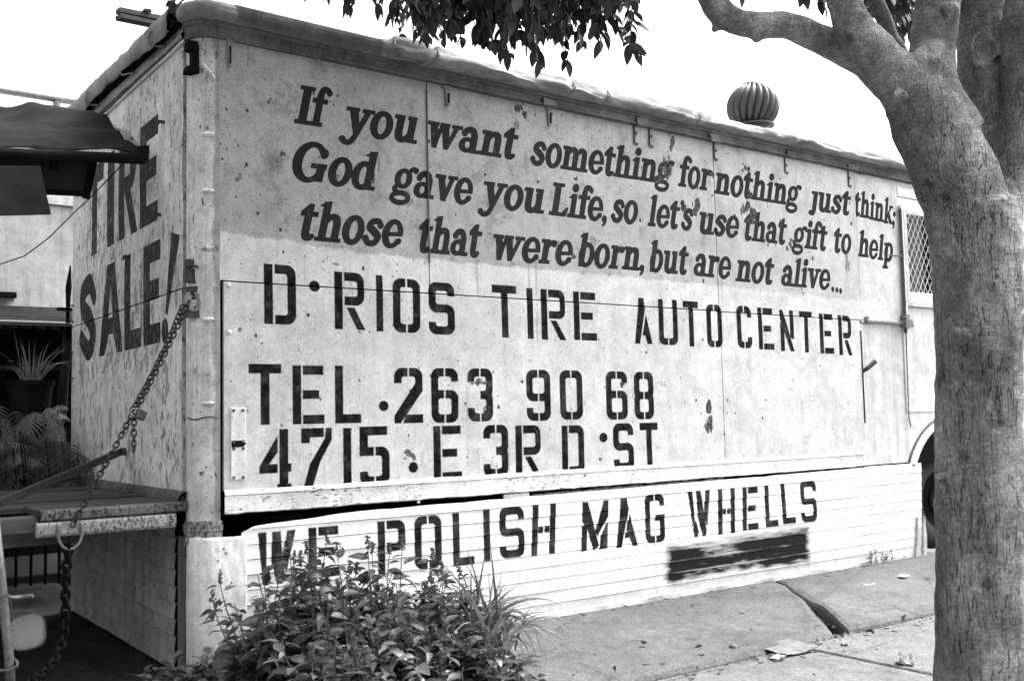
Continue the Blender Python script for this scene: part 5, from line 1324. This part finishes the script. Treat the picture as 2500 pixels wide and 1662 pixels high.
for i, (px, py, yy, nl, lab) in enumerate(((60, 1080, 2.3, 34, 'split-leaf plant under the pot shelf, dark fingered leaves'), (105, 1150, 1.9, 34, 'split-leaf plant with glossy leaves against the far edge of the end wall'),
                                           (15, 1170, 1.9, 26, 'split-leaf plant at the picture edge behind the deck'), (-60, 1080, 2.2, 12, 'split-leaf plant beyond the left picture edge'))):
    c0 = onY(px, py, yy); base = (c0[0], yy, 0)
    P = empty('split_leaf_plant', base, lab, 'plant')
    for k in range(nl):
        q = Vector((c0[0] + rm.uniform(-.22, .22), yy + rm.uniform(-.25, .2), c0[2] + rm.uniform(-.2, .24)))
        o = link('leaf', MM, P); s_ = rm.uniform(.45, .85)
        o.matrix_basis = Matrix.Translation(q) @ Matrix.Rotation(rm.uniform(2.2, 4.6), 4, 'Z') @ Matrix.Rotation(R(rm.uniform(-75, -15)), 4, 'X') @ Matrix.Rotation(rm.uniform(-.5, .5), 4, 'Y') @ Matrix.Scale(s_, 4)
        m = MB(); m.tube([q + Vector((.03, .04, -.22)), q + Vector((.01, .01, -.09)), q], .004, 5); m.build('leaf_stalk', M_DARK, P)
# ------------------------------------------------------------------ leafy things in front
def leaf_mesh(name, L, W, mat, fold=.25, curl=.18, n=6, tipsharp=1.4):
    m = MB(); rows = []
    for k in range(n + 1):
        t = k / n; wd = W / 2 * (math.sin(math.pi * min(1, t ** .8)) ** .85 if 0 < t < 1 else 0) * (1 if t < .5 else (1 - (t - .5) * .25))
        y = L * t; z = -curl * L * t * t
        rows.append([(-wd, y, z + fold * wd), (0, y, z), (wd, y, z + fold * wd)])
    for r_ in rows: m.v += r_
    for k in range(n):
        for j in (0, 1): m.f.append((k * 3 + j, k * 3 + j + 1, k * 3 + j + 4, k * 3 + j + 3))
    m.tube([(0, -.12 * L, 0), (0, 0, 0)], .0011, 3)
    me = m.mesh(name, mat, True, recalc=False); return me, m
def place(p, d, up_jit, s_, rr):
    """matrix that lays the leaf from p along d"""
    d = Vector(d).normalized(); x = d.cross(Vector((0, 0, 1)))
    if x.length < .05: x = Vector((1, 0, 0))
    x.normalize(); z = x.cross(d)
    M_ = Matrix((x, d, z)).transposed().to_4x4()
    return Matrix.Translation(p) @ M_ @ Matrix.Rotation(rr.uniform(-up_jit, up_jit), 4, 'Y') @ Matrix.Scale(s_, 4)
def leaf_tree(root, items, mes, mat, limit=290, name='leaf', stuffname='foliage'):
    """items = list of matrices; the nearest/largest become parts, the rest one stuff part"""
    rest = MB()
    vis = []
    for k, M_ in enumerate(items):
        p = M_.translation; v = Vector(p) - Vector(CAM); dz = v.dot(Vector(CF))
        X_ = 1250 + FP * v.dot(Vector(CR)) / max(dz, .01); Y_ = 831 - FP * v.dot(Vector(CU)) / max(dz, .01)
        inside = dz > .3 and -30 < X_ < 2530 and -30 < Y_ < 1690
        vis.append((0 if inside else 1, dz, k))
    vis.sort(); pick = set(k for _, _, k in vis[:limit])
    for k, M_ in enumerate(items):
        me, mb = mes[k % len(mes)]
        if k in pick:
            o = link(name, me, root); o.matrix_basis = M_
        else:
            A = np.array(M_); V_ = np.array(mb.v) @ A[:3, :3].T + A[:3, 3]; rest.add(V_, mb.f)
    if rest.v: tag(rest.build(stuffname, mat, root, smooth=True, recalc=False), kind='stuff')
rw = random.Random(13)
LW = [leaf_mesh('leaf', L, W, M_WEED, f, c) for L, W, f, c in ((.078, .037, .3, .25), (.066, .030, .15, .45), (.090, .042, .35, .15), (.052, .023, .2, .3), (.072, .028, .5, .6))]
BU = empty('leafy_bush', (.35, -.5, 0), 'dense leafy weed bush with seed spikes in front of the lettered siding', 'bush')
stems = []; items = []
st_m = MB(); seed_m = MB()
# outline of bush top in the photograph plane, x -> height
def top_h(x):
    return np.interp(x, [-.25, -.12, .0, .15, .28, .40, .50, .60, .72, .85, .95, 1.1, 1.25], [.34, .42, .46, .52, .58, .50, .55, .45, .50, .42, .38, .27, .12])
for k in range(240):
    x = rw.uniform(.01, 1.02); y = rw.uniform(-.98, -.16)
    if x < .14: y = min(y, -.30)
    if x > .82: y = max(y, -.50)
    if k < 14: x = [-.02, .04, .12, .26, .30, .42, .50, .56, .66, .74, .80, .88, .98, .22][k]; y = rw.uniform(-.5, -.3)
    H = top_h(x) * rw.uniform(.5, .95) if k >= 14 else top_h(x) * rw.uniform(.98, 1.12)
    H *= 1 - .45 * max(0, (-y - .45) / .5)
    lean = Vector((rw.uniform(-.25, .25) + (-.1 if x < .1 else .1 if x > .9 else 0), rw.uniform(-.35, .15), 1)); base = Vector((x, y, -.02)); 
    pts = [base + lean * (H * t) + Vector((.02 * math.sin(t * 5 + k), .02 * math.cos(t * 4 + k), 0)) for t in np.linspace(0, 1, 6)]
    st_m.tube(pts, [.004, .0038, .0034, .003, .0024, .0018], 5)
    ph = rw.uniform(0, 6)
    nl = int(8 + H * 26)
    for j in range(nl):
        t = .18 + .82 * (j / nl) ** .9; i = min(int(t * 5), 4); p = pts[i].lerp(pts[i + 1], t * 5 - i)
        a = ph + j * 2.4; el = rw.uniform(-.35, .45) + (.5 if t > .92 else 0)
        d = Vector((math.cos(a), math.sin(a), el))
        items.append(place(p + d * .012, d, .7, (1.18 - .55 * max(0, t - .75) * 2) * rw.uniform(.6, 1.15), rw))
    if k % 3 == 0 or k < 14:
        tp = pts[-1]
        for q in range(26):
            c_ = tp + Vector((rw.gauss(0, .005), rw.gauss(0, .005), rw.uniform(-.01, .045))); s_ = rw.uniform(.002, .0045)
            seed_m.box(c_.x - s_, c_.x + s_, c_.y - s_, c_.y + s_, c_.z - s_, c_.z + s_, jit=.001)
tag(st_m.build('stem', M_STALK, BU), kind='stuff')
tag(seed_m.build('seed_spike', M_STALK, BU), kind='stuff')
leaf_tree(BU, items, LW, M_WEED)
# low dark plants at the foot
LD = [leaf_mesh('leaf', L, W, M_WEEDD, f, c) for L, W, f, c in ((.085, .034, .25, .3), (.07, .030, .3, .5), (.1, .036, .2, .35))]
GC = empty('low_plants', (.3, -.9, 0), 'low dark creeping plants along the lower edge under the bush', 'plant')
items = []
for k in range(230):
    x = rw.uniform(-.35, .96); y = rw.uniform(-1.12, -.30) if x > .15 else rw.uniform(-.75, .02); H = rw.uniform(.05, .20)
    if x < .05: H *= .75
    base = Vector((x, y, -.03)); ph = rw.uniform(0, 6)
    for j in range(7):
        a = ph + j * 2.4; t = (j + 1) / 7; d = Vector((math.cos(a), math.sin(a), rw.uniform(-.2, .9)))
        items.append(place(base + Vector((0, 0, H * t)) + d * .01, d, .6, rw.uniform(.6, 1.1), rw))
leaf_tree(GC, items, LD, M_WEEDD)
# long grass tuft at the right of the bush
GR = empty('grass_clump', (.98, -.40, 0), 'long-bladed grass tuft arching over the pavement right of the bush', 'grass')
rr_ = random.Random(8)
mg = 0
rest = MB()
tx = (1205, 1490)
cen = onY(1165, 1560, -.62); cx_ = cen[0]
specs = []
for (ex_, ey_, dr) in ((1200, 1352, .2), (1245, 1378, .3), (1300, 1430, 1.4), (1322, 1442, 1.3), (1313, 1592, 3.4), (1332, 1600, 3.6), (1240, 1640, 4), (1160, 1640, 3.5), (1225, 1410, .5), (1180, 1370, .2), (1100, 1390, .4), (1070, 1405, .7),
                      (1150, 1365, .3), (1290, 1480, 2), (1270, 1530, 3), (1215, 1590, 4), (1120, 1380, .3), (1255, 1420, 1), (1040, 1590, 2.5), (1000, 1600, 2.6)):
    e = Vector(onY(ex_, ey_, rr_.uniform(-.85, -.55))); b = Vector((cx_ + rr_.uniform(-.05, .06), -.66 + rr_.uniform(-.06, .06), rr_.uniform(.12, .22)))
    v = e - b; L = v.length * (1.15 + .14 * dr); d = v.normalized() + Vector((0, 0, .30 * dr)); specs.append((b, d, L, rr_.uniform(.014, .022), dr * .85))
for (b0, d0, L0, w0, q0) in list(specs):
    for _ in range(2): specs.append((b0 + Vector((rr_.uniform(-.05, .05), rr_.uniform(-.04, .04), 0)), d0.normalized() + Vector((rr_.gauss(0, .16), rr_.gauss(0, .16), rr_.gauss(0, .1))), L0 * rr_.uniform(.6, 1.0), w0 * rr_.uniform(.5, .9), q0 + rr_.uniform(-.3, .5)))
for k in range(110):
    t = rr_.uniform(0, 6.28); b = Vector((cx_ + rr_.uniform(-.1, .12), -.66 + rr_.uniform(-.12, .1), .05)); sp = rr_.uniform(.2, .9)
    specs.append((b, Vector((sp * math.cos(t), sp * math.sin(t), 1)), rr_.uniform(.22, .50), rr_.uniform(.008, .016), rr_.uniform(.6, 3.0)))
for b, d, L, w_, dr in specs:
    m = MB(); blade(m, b, d, L, w_, dr, n=10, rr=rr_); m.build('blade', M_GRASS, GR, recalc=False)
# clay edging tiles in the corner
me_t = lathe([(.036, -.03), (.044, -.03), (.045, .03), (.036, .032), (.034, -.03)], 24, (0, 0, 0)).mesh('edging_tile', M_TILE, True)
for i, (px, py, dd_, lab, rz) in enumerate(((556, 1592, 4.33, 'upper curved clay edging tile among dark leaves by the corner sheet', .5), (548, 1625, 4.25, 'lower curved clay edging tile among dark leaves by the corner sheet', .2), (588, 1600, 4.4, 'right curved clay edging tile half hidden in the bush', .9))):
    o = link('edging_tile', me_t); o.matrix_world = Matrix.Translation(atD(px, py, dd_)) @ Matrix.Rotation(rz, 4, 'Z') @ Matrix.Rotation(R(35), 4, 'X'); tag(o, lab, 'tile', 'clay edging tiles')
# small weed at the foot of the skirt, right
WD = empty('small_weed', (4.75, -.06, 0), 'spindly little weed at the foot of the siding near its right end', 'weed')
rq = random.Random(2)
for k in range(9):
    b = Vector((4.74 + rq.uniform(-.12, .12), -.05 + rq.uniform(-.03, .02), .0)); H = rq.uniform(.05, .12)
    m = MB(); pts = [b + Vector((rq.uniform(-.01, .01), 0, H * t)) for t in np.linspace(0, 1, 5)]; m.tube(pts, .0018, 4)
    for j in range(9):
        p = b + Vector((rq.uniform(-.015, .015), rq.uniform(-.01, .01), H * rq.uniform(.4, 1.05))); s_ = .0028; m.box(p.x - s_, p.x + s_, p.y - s_, p.y + s_, p.z - s_, p.z + s_, jit=.003)
    m.build('weed_stem', M_STALK, WD)

# ------------------------------------------------------------------ litter
def sheet(name, label, cat, px, py, L, W, rz, mat, z=-.032, crump=.01, tilt=0.0, nu=14):
    c = onZ(px, py, z); m = MB(); sd = rw.uniform(0, 50)
    def fn(a, b):
        u_, v_ = (a - .5) * L, (b - .5) * W
        h = crump * (abs(fbm(a * 3 + sd, b * 3, 1, 4)) * 2.2) + .003 + tilt * max(0, a - .5) 
        x = u_ * math.cos(rz) - v_ * math.sin(rz); y = u_ * math.sin(rz) + v_ * math.cos(rz)
        return (c[0] + x + crump * .6 * fbm(a * 4, b * 4, sd), c[1] + y + crump * .6 * fbm(b * 4, a * 4, sd), z + h)
    m.grid(fn, nu, nu); o = m.build(name, mat, None, smooth=False, mods=('solid',)); o.modifiers['solid'].thickness = .0018
    return tag(o, label, cat)
sheet('cardboard_scrap', 'flattened torn grey cardboard lying beside the kerb break', 'cardboard', 1922, 1584, .20, .21, -.12, M_CARD, crump=.003, tilt=.035)
sheet('cardboard_scrap', 'small strip of card under the larger flattened cardboard', 'cardboard', 1900, 1606, .08, .04, .2, M_PAPER, crump=.008)
sheet('paper_scrap', 'crumpled white paper on the pavement close to the tree trunk', 'paper', 2210, 1620, .075, .075, .5, M_PAPER, crump=.022)
sheet('paper_scrap', 'torn white paper lying on the raised kerb slab', 'paper', 2115, 1432, .13, .07, .2, M_PAPER, z=.012, crump=.012)
sheet('paper_scrap', 'small flat scrap near the foot of the siding, right side', 'paper', 2205, 1407, .09, .05, .1, M_PAPER, z=.02, crump=.008)
sheet('paper_scrap', 'small pale scrap on the pavement below the kerb break', 'paper', 2062, 1574, .045, .03, .7, M_PAPER, crump=.01)
for i, (px, py, z, lab) in enumerate(((1573, 1571, .0, 'round pale pebble on the middle of the kerb strip'), (1705, 1585, -.03, 'dark curled dead leaf by the kerb joint'), (1790, 1585, -.03, 'small broken chip of kerb beside the joint'),
                                  (2125, 1548, -.03, 'dark dry leaf right of the kerb break'), (2208, 1511, -.03, 'dry twiggy leaf on the joint beside the trunk'), (1500, 1640, -.0, 'short forked twig on the kerb edge'))):
    c = onZ(px, py, z)
    if i in (0, 2):
        m = MB(); s_ = .017 if i == 0 else .02
        vs = [(c[0] + s_ * math.cos(t) * math.cos(f), c[1] + s_ * math.sin(t) * math.cos(f), z + s_ * .7 + s_ * .7 * math.sin(f)) for f in (-1.4, -.6, 0, .6, 1.4) for t in np.linspace(0, 6.283, 9)[:-1]]
        m.add(vs, [(k * 8 + j, k * 8 + (j + 1) % 8, k * 8 + 8 + (j + 1) % 8, k * 8 + 8 + j) for k in range(4) for j in range(8)]); T('pebble', lab, 'stone', (m, M_TILE), smooth=True)
    else:
        m = MB(); a0 = rw.uniform(0, 3)
        m.grid(lambda a, b: (c[0] + .05 * (a - .5) * math.cos(a0) - .018 * (b - .5) * math.sin(a0) * math.sin(math.pi * a), c[1] + .05 * (a - .5) * math.sin(a0) + .018 * (b - .5) * math.cos(a0) * math.sin(math.pi * a), z + .003 + .03 * (b - .5) ** 2 * 4 * .4 + .01 * math.sin(a * 3)), 6, 4)
        T('dead_leaf', lab, 'leaf', (m, M_WOODD))
dl = MB(); rd = random.Random(77)
for _ in range(260):
    if rd.random() < .45: x, y, z = rd.uniform(1.0, 5.0), rd.gauss(-1.24, .05), -.033
    elif rd.random() < .5: x, y, z = rd.uniform(1.2, 5.3), -.04 - abs(rd.gauss(0, .03)), .012
    elif rd.random() < .5: x, y, z = rd.uniform(-1.0, .1), rd.uniform(-.1, 3.2), .0
    else: x, y, z = rd.uniform(.9, 4.6), rd.uniform(-2.2, -.1), -.03
    if x > 0 and y > -1.16: z = .014
    if x <= .1: z = soil_z(x, y) + .008
    L = rd.uniform(.004, .020) ** 1.0; t = rd.uniform(0, 3.14); wv = L * rd.uniform(.15, .5); h = rd.uniform(0, .006)
    cx, sx = math.cos(t), math.sin(t)
    dl.add([(x - cx * L, y - sx * L, z + h), (x - sx * wv, y + cx * wv, z + h * .4), (x + cx * L, y + sx * L, z + h), (x + sx * wv, y - cx * wv, z)], [(0, 1, 2, 3)])
tag(dl.build('leaf_litter', M_WOODD, None, recalc=False, mods=('solid',)), 'scattered dry leaf bits and twigs on the pavement and dirt', kind='stuff')

# ------------------------------------------------------------------ the tree
D0 = 3.6
TREE = empty('street_tree', tuple(np.array([1.84, -2.47, -.1])), 'thick smooth-barked street tree forking into heavy limbs at the right', 'tree')
def limb(nodes):
    """nodes (px, py, half-width px, depth)"""
    P = [Vector(atD(a, b, d)) for a, b, r_, d in nodes]; Rr = [r_ * d / FP for a, b, r_, d in nodes]
    out_p, out_r = [], []
    n = len(P)
    for i in range(n - 1):
        p0, p1, p2, p3 = P[max(i - 1, 0)], P[i], P[i + 1], P[min(i + 2, n - 1)]
        for k in range(6):
            t = k / 6; out_p.append(0.5 * (2 * p1 + (p2 - p0) * t + (2 * p0 - 5 * p1 + 4 * p2 - p3) * t * t + (3 * p1 - p0 - 3 * p2 + p3) * t ** 3)); out_r.append(Rr[i] * (1 - t) + Rr[i + 1] * t)
    out_p.append(P[-1]); out_r.append(Rr[-1]); return out_p, out_r
tm = MB()
LIMBS = [
 [(2394, 2150, 130, D0), (2392, 1850, 111, D0), (2391, 1600, 103, D0), (2391, 1300, 101, D0), (2390, 1050, 101, D0), (2388, 850, 100, D0), (2387, 700, 103, D0), (2380, 580, 108, D0), (2366, 500, 104, D0)],
 [(2385, 640, 103, D0), (2358, 500, 99, D0), (2316, 390, 97, D0 - .02), (2272, 300, 92, D0 - .02), (2232, 225, 80, D0 - .02), (2185, 165, 60, D0 - .02)],
 [(2240, 250, 74, D0 - .04), (2170, 165, 56, D0 - .07), (2092, 80, 46, D0 - .08), (2060, 0, 40, D0 - .08), (2042, -90, 38, D0 - .1), (2000, -260, 34, D0 - .15)],
 [(2318, 330, 84, D0 - .02), (2285, 220, 58, D0 - .03), (2276, 120, 54, D0), (2288, 30, 54, D0), (2296, -60, 56, D0), (2310, -220, 52, D0)],
 [(2200, 225, 48, D0 + .06), (2130, 158, 46, D0 + .06), (2055, 116, 41, D0 + .05), (1988, 90, 34, D0 + .04), (1922, 64, 33, D0 + .02), (1857, 62, 32, D0), (1802, 54, 31, D0), (1758, 30, 34, D0), (1732, -18, 33, D0), (1724, -80, 31, D0), (1740, -170, 28, D0)],
 [(2262, 270, 28, D0 + .14), (2200, 140, 19, D0 + .16), (2156, 45, 19, D0 + .18), (2122, -40, 20, D0 + .2), (2080, -160, 18, D0 + .2)],
 [(2440, 580, 50, D0 + .06), (2446, 470, 52, D0 + .14), (2424, 330, 62, D0 + .2), (2404, 180, 62, D0 + .22), (2398, 60, 60, D0 + .22), (2384, -60, 58, D0 + .2), (2370, -240, 48, D0 + .1)],
 [(2432, 600, 56, D0), (2456, 450, 46, D0 + .06), (2484, 300, 44, D0 + .08), (2494, 160, 46, D0 + .08), (2500, 20, 48, D0 + .06), (2520, -140, 46, D0 + .05)],
]
for L in LIMBS:
    p, r_ = limb(L)
    rk = [q * (1 + .035 * fbm(i * .5, q * 10, 3)) for i, q in enumerate(r_)]
    tm.tube(p, rk, 20)
# knots, burls and stubs
def burl(px, py, r_, d, dep=.55):
    c = Vector(atD(px, py, d)); rr = r_ * d / FP; b = len(tm.v)
    for f in np.linspace(-1.5, 1.5, 7):
        for t in np.linspace(0, 6.283, 11)[:-1]: tm.v.append(tuple(c + Vector((math.cos(t) * math.cos(f), math.sin(t) * math.cos(f), math.sin(f))) * rr))
    for i in range(6):
        for j in range(10): tm.f.append((b + i * 10 + j, b + i * 10 + (j + 1) % 10, b + i * 10 + 10 + (j + 1) % 10, b + i * 10 + 10 + j))
for a in ((2268, 135, 42, D0 - .05), (2250, 170, 22, D0 - .09), (2385, 112, 30, D0 + .165), (2392, 150, 26, D0 + .165), (2436, 85, 26, D0 + .2), (2195, 235, 24, D0 - .10), (2480, 40, 26, D0 + .05), (2320, 25, 24, D0 - .05), (1745, 70, 12, D0), (1850, 92, 14, D0), (2340, 820, 22, D0 - .13), (2480, 1060, 14, D0 - .03), (2297, 1165, 14, D0 - .05)): burl(*a)
def ringk(px, py, r_, d, asp=1.3):
    c = Vector(atD(px, py, d)); rr = r_ * d / FP
    tm.tube([tuple(c + Vector(CR) * (rr * math.cos(t)) + Vector(CU) * (rr * asp * math.sin(t)) - Vector(CF) * (.012 * math.cos(2 * t))) for t in np.linspace(0, 6.283, 15)], .011, 6, caps=False)
for a in ((2262, 150, 27, D0 - .105, 1.3), (2262, 150, 14, D0 - .115, 1.2), (2398, 120, 30, D0 + .12, 1.3), (2432, 85, 20, D0 + .14, 1.5), (2195, 236, 15, D0 - .155, 1.1), (2345, 820, 17, D0 - .14, 1.2), (2320, 30, 16, D0 - .08, 1.4), (1985, 70, 14, D0 - .03, 1), (2450, 640, 15, D0 - .10, 1.3)): ringk(*a)
tr = tm.build('trunk', M_BARK, TREE, smooth=True)
md = tr.modifiers.new('remesh', 'REMESH'); md.mode = 'VOXEL'; md.voxel_size = .0085; md.use_smooth_shade = True
ms = tr.modifiers.new('smooth', 'SMOOTH'); ms.factor = .5; ms.iterations = 4
tx_ = bpy.data.textures.new('bark_lumps', 'CLOUDS'); tx_.noise_scale = .09; tx_.noise_depth = 3
mdp = tr.modifiers.new('lumps', 'DISPLACE'); mdp.texture = tx_; mdp.strength = .016; mdp.mid_level = .5
# white paper tag nailed at the right of the trunk
p = Vector(atD(2489, 762, D0 - .07)); m = MB(); m.box(p.x - .03, p.x + .035, p.y - .02, p.y - .014, p.z - .012, p.z + .012, jit=.004); tag(m.build('paper_tag', M_PAPER), 'small white paper tag pinned to the right side of the trunk', 'tag')
# crown: branches overhead and hanging sprays of leaves
LF = [leaf_mesh('leaf', L, W, M_LEAF, f, c) for L, W, f, c in ((.075, .034, .25, .2), (.058, .027, .35, .3), (.085, .036, .2, .1), (.048, .024, .3, .2), (.066, .034, .2, .35))]
rl_ = random.Random(31)
items = []; tw = MB()
def spray(p, d, L, n, s_=1.0):
    p = Vector(p); d = Vector(d).normalized(); pts = [p.copy()]
    for k in range(n):
        d = (d + Vector((rl_.gauss(0, .16), rl_.gauss(0, .16), rl_.gauss(-.05, .12)))).normalized(); p = p + d * (L / n); pts.append(p.copy())
        for sg in (1, -1) if rl_.random() < .45 else ((1,) if k % 2 else (-1,)):
            sd = d.cross(Vector((rl_.gauss(0, .4), rl_.gauss(0, .4), 1))).normalized() * sg
            ld = (d * rl_.uniform(.3, 1.0) + sd * rl_.uniform(.5, 1.0) + Vector((0, 0, rl_.uniform(-.7, .1)))).normalized()
            items.append(place(p, ld, 1.0, s_ * rl_.uniform(.75, 1.15), rl_))
    items.append(place(p, d, .8, s_, rl_))
    tw.tube(pts, [.0026] * len(pts), 4, caps=False)
# visible hanging cluster: tips traced on the photograph at their own depths
tips = [(1148, 100), (1010, 60), (1008, 100), (1060, 120), (1020, 135), (1100, 120), (1130, 130), (1150, 150), (1185, 165), (1215, 160), (1245, 178), (1290, 130), (1320, 182), (1338, 180), (1335, 160), (1370, 160), (1385, 150), (1410, 140), (1400, 95),
        (1430, 100), (1460, 110), (1475, 135), (1490, 165), (1520, 168), (1535, 172), (1545, 140), (1512, 88), (1500, 60), (1540, 40), (1555, 20), (1030, 75), (1075, 95), (1165, 120), (1265, 150), (1225, 130), (1345, 130), (1440, 70), (1520, 140), (1540, 155), (1470, 120)]
for (px, py) in tips:
    px -= 22; py -= 14
    dep = rl_.uniform(3.75, 4.55); e = Vector(atD(px, py - 44, dep)); up = Vector((rl_.uniform(-.8, .8) + (1275 - px) / 900, rl_.uniform(-.6, .6), 1)); L = rl_.uniform(.22, .40)
    st = e + up.normalized() * L
    spray(st, (e - st), L, 8)
for k in range(330):      # dense body of the visible clump
    px = rl_.uniform(1045, 1485); py = rl_.uniform(-230, 84 - max(0, 1130 - px) * .55 - max(0, px - 1430) * .9) - 12
    if px < 1010 or px > 1530: continue
    e = Vector(atD(px, py, rl_.uniform(3.9, 4.7))); spray(e + Vector((rl_.uniform(-.1, .1), rl_.uniform(-.1, .1), .22)), (rl_.uniform(-.3, .3), rl_.uniform(-.3, .3), -1), .26, 7)
for k in range(46):     # finer sprays farther back, at the left of the clump
    px, py = rl_.uniform(995, 1110), rl_.uniform(-60, 92); e = Vector(atD(px, py - 20, rl_.uniform(5.0, 5.5))); spray(e + Vector((rl_.uniform(-.1, .1), 0, .14)), (rl_.uniform(-.7, .7), rl_.uniform(-.3, .3), -.7), .20, 6, .8)
for (px, py) in ((712, 12), (765, 8), (820, 48), (845, 30), (870, 42), (890, 45), (910, 18), (800, 10), (1015, 12)):
    e = Vector(atD(px, py - 26, 4.0)); spray(e + Vector((.02, 0, .16)), (rl_.uniform(-.2, .2), 0, -1), .13, 2)
for (px, py) in ((1800, 10), (1945, 12), (1965, 25), (1985, 40), (2000, 45), (2005, 20), (1975, 10), (1955, 5)):
    e = Vector(atD(px, py - 16, D0 + .5)); spray(e + Vector((.01, 0, .18)), (rl_.uniform(-.2, .2), 0, -1), .16, 4)
for k in range(26):
    e = Vector(atD(rl_.uniform(2140, 2225), rl_.uniform(-60, 75), D0 + rl_.uniform(.5, 1.1))); spray(e + Vector((0, 0, .12)), (rl_.uniform(-.6, .6), rl_.uniform(-.3, .3), -.8), .22, 6)
# the rest of the crown, over the walk, above the picture
def inview(p):
    v = p - Vector(CAM); dz = v.dot(Vector(CF))
    if dz < .3: return False
    X_ = 1250 + FP * v.dot(Vector(CR)) / dz; Y_ = 831 - FP * v.dot(Vector(CU)) / dz
    return -120 < X_ < 2620 and -90 < Y_ < 1750
CROWN_N = 1500
k = 0; guard = 0
while k < CROWN_N and guard < 9000:
    guard += 1
    t = rl_.uniform(0, 6.28); rr = math.sqrt(rl_.random()); x = .45 + 2.3 * rr * math.cos(t); y = -1.35 + 1.5 * rr * math.sin(t); z = 3.3 + .9 * (1 - rr ** 2) * rl_.random() + .25 * rl_.random() + .1 * rr
    if fbm(x * 1.1, y * 1.1, z, 2) < -.22: continue
    p = Vector((x, y, z))
    if inview(p) or inview(p - Vector((0, 0, .35))): continue
    spray(p, (rl_.uniform(-.8, .8), rl_.uniform(-.8, .8), -.6), rl_.uniform(.2, .38), 7, 1.25); k += 1
leaf_tree(TREE, items, LF, M_LEAF, 295)
tag(tw.build('twig', M_BARK, TREE), kind='stuff')
# boughs carrying the crown
b1 = Vector(atD(1740, -170, D0)); b2 = Vector(atD(2000, -260, D0 - .15)); b3 = Vector(atD(2310, -220, D0)); b4 = Vector(atD(2370, -240, D0 + .1))
for a, bs in ((b1, [(1.2, -1.6, 3.3), (1.0, -1.3, 3.55), (.6, -1.2, 3.7)]), (b2, [(.9, -2.2, 3.6), (-.1, -1.9, 3.9), (-1.0, -1.6, 4.0)]), (b3, [(1.7, -2.0, 3.8), (1.6, -1.2, 4.1), (1.4, -.4, 4.2)]), (b4, [(2.2, -2.3, 3.8), (2.9, -2.0, 4.1)])):
    m = MB(); pts = [a] + [Vector(q) for q in bs]; m.tube(pts, [.045, .035, .022, .012][:len(pts)], 10); m.build('limb', M_BARK, TREE, smooth=True)
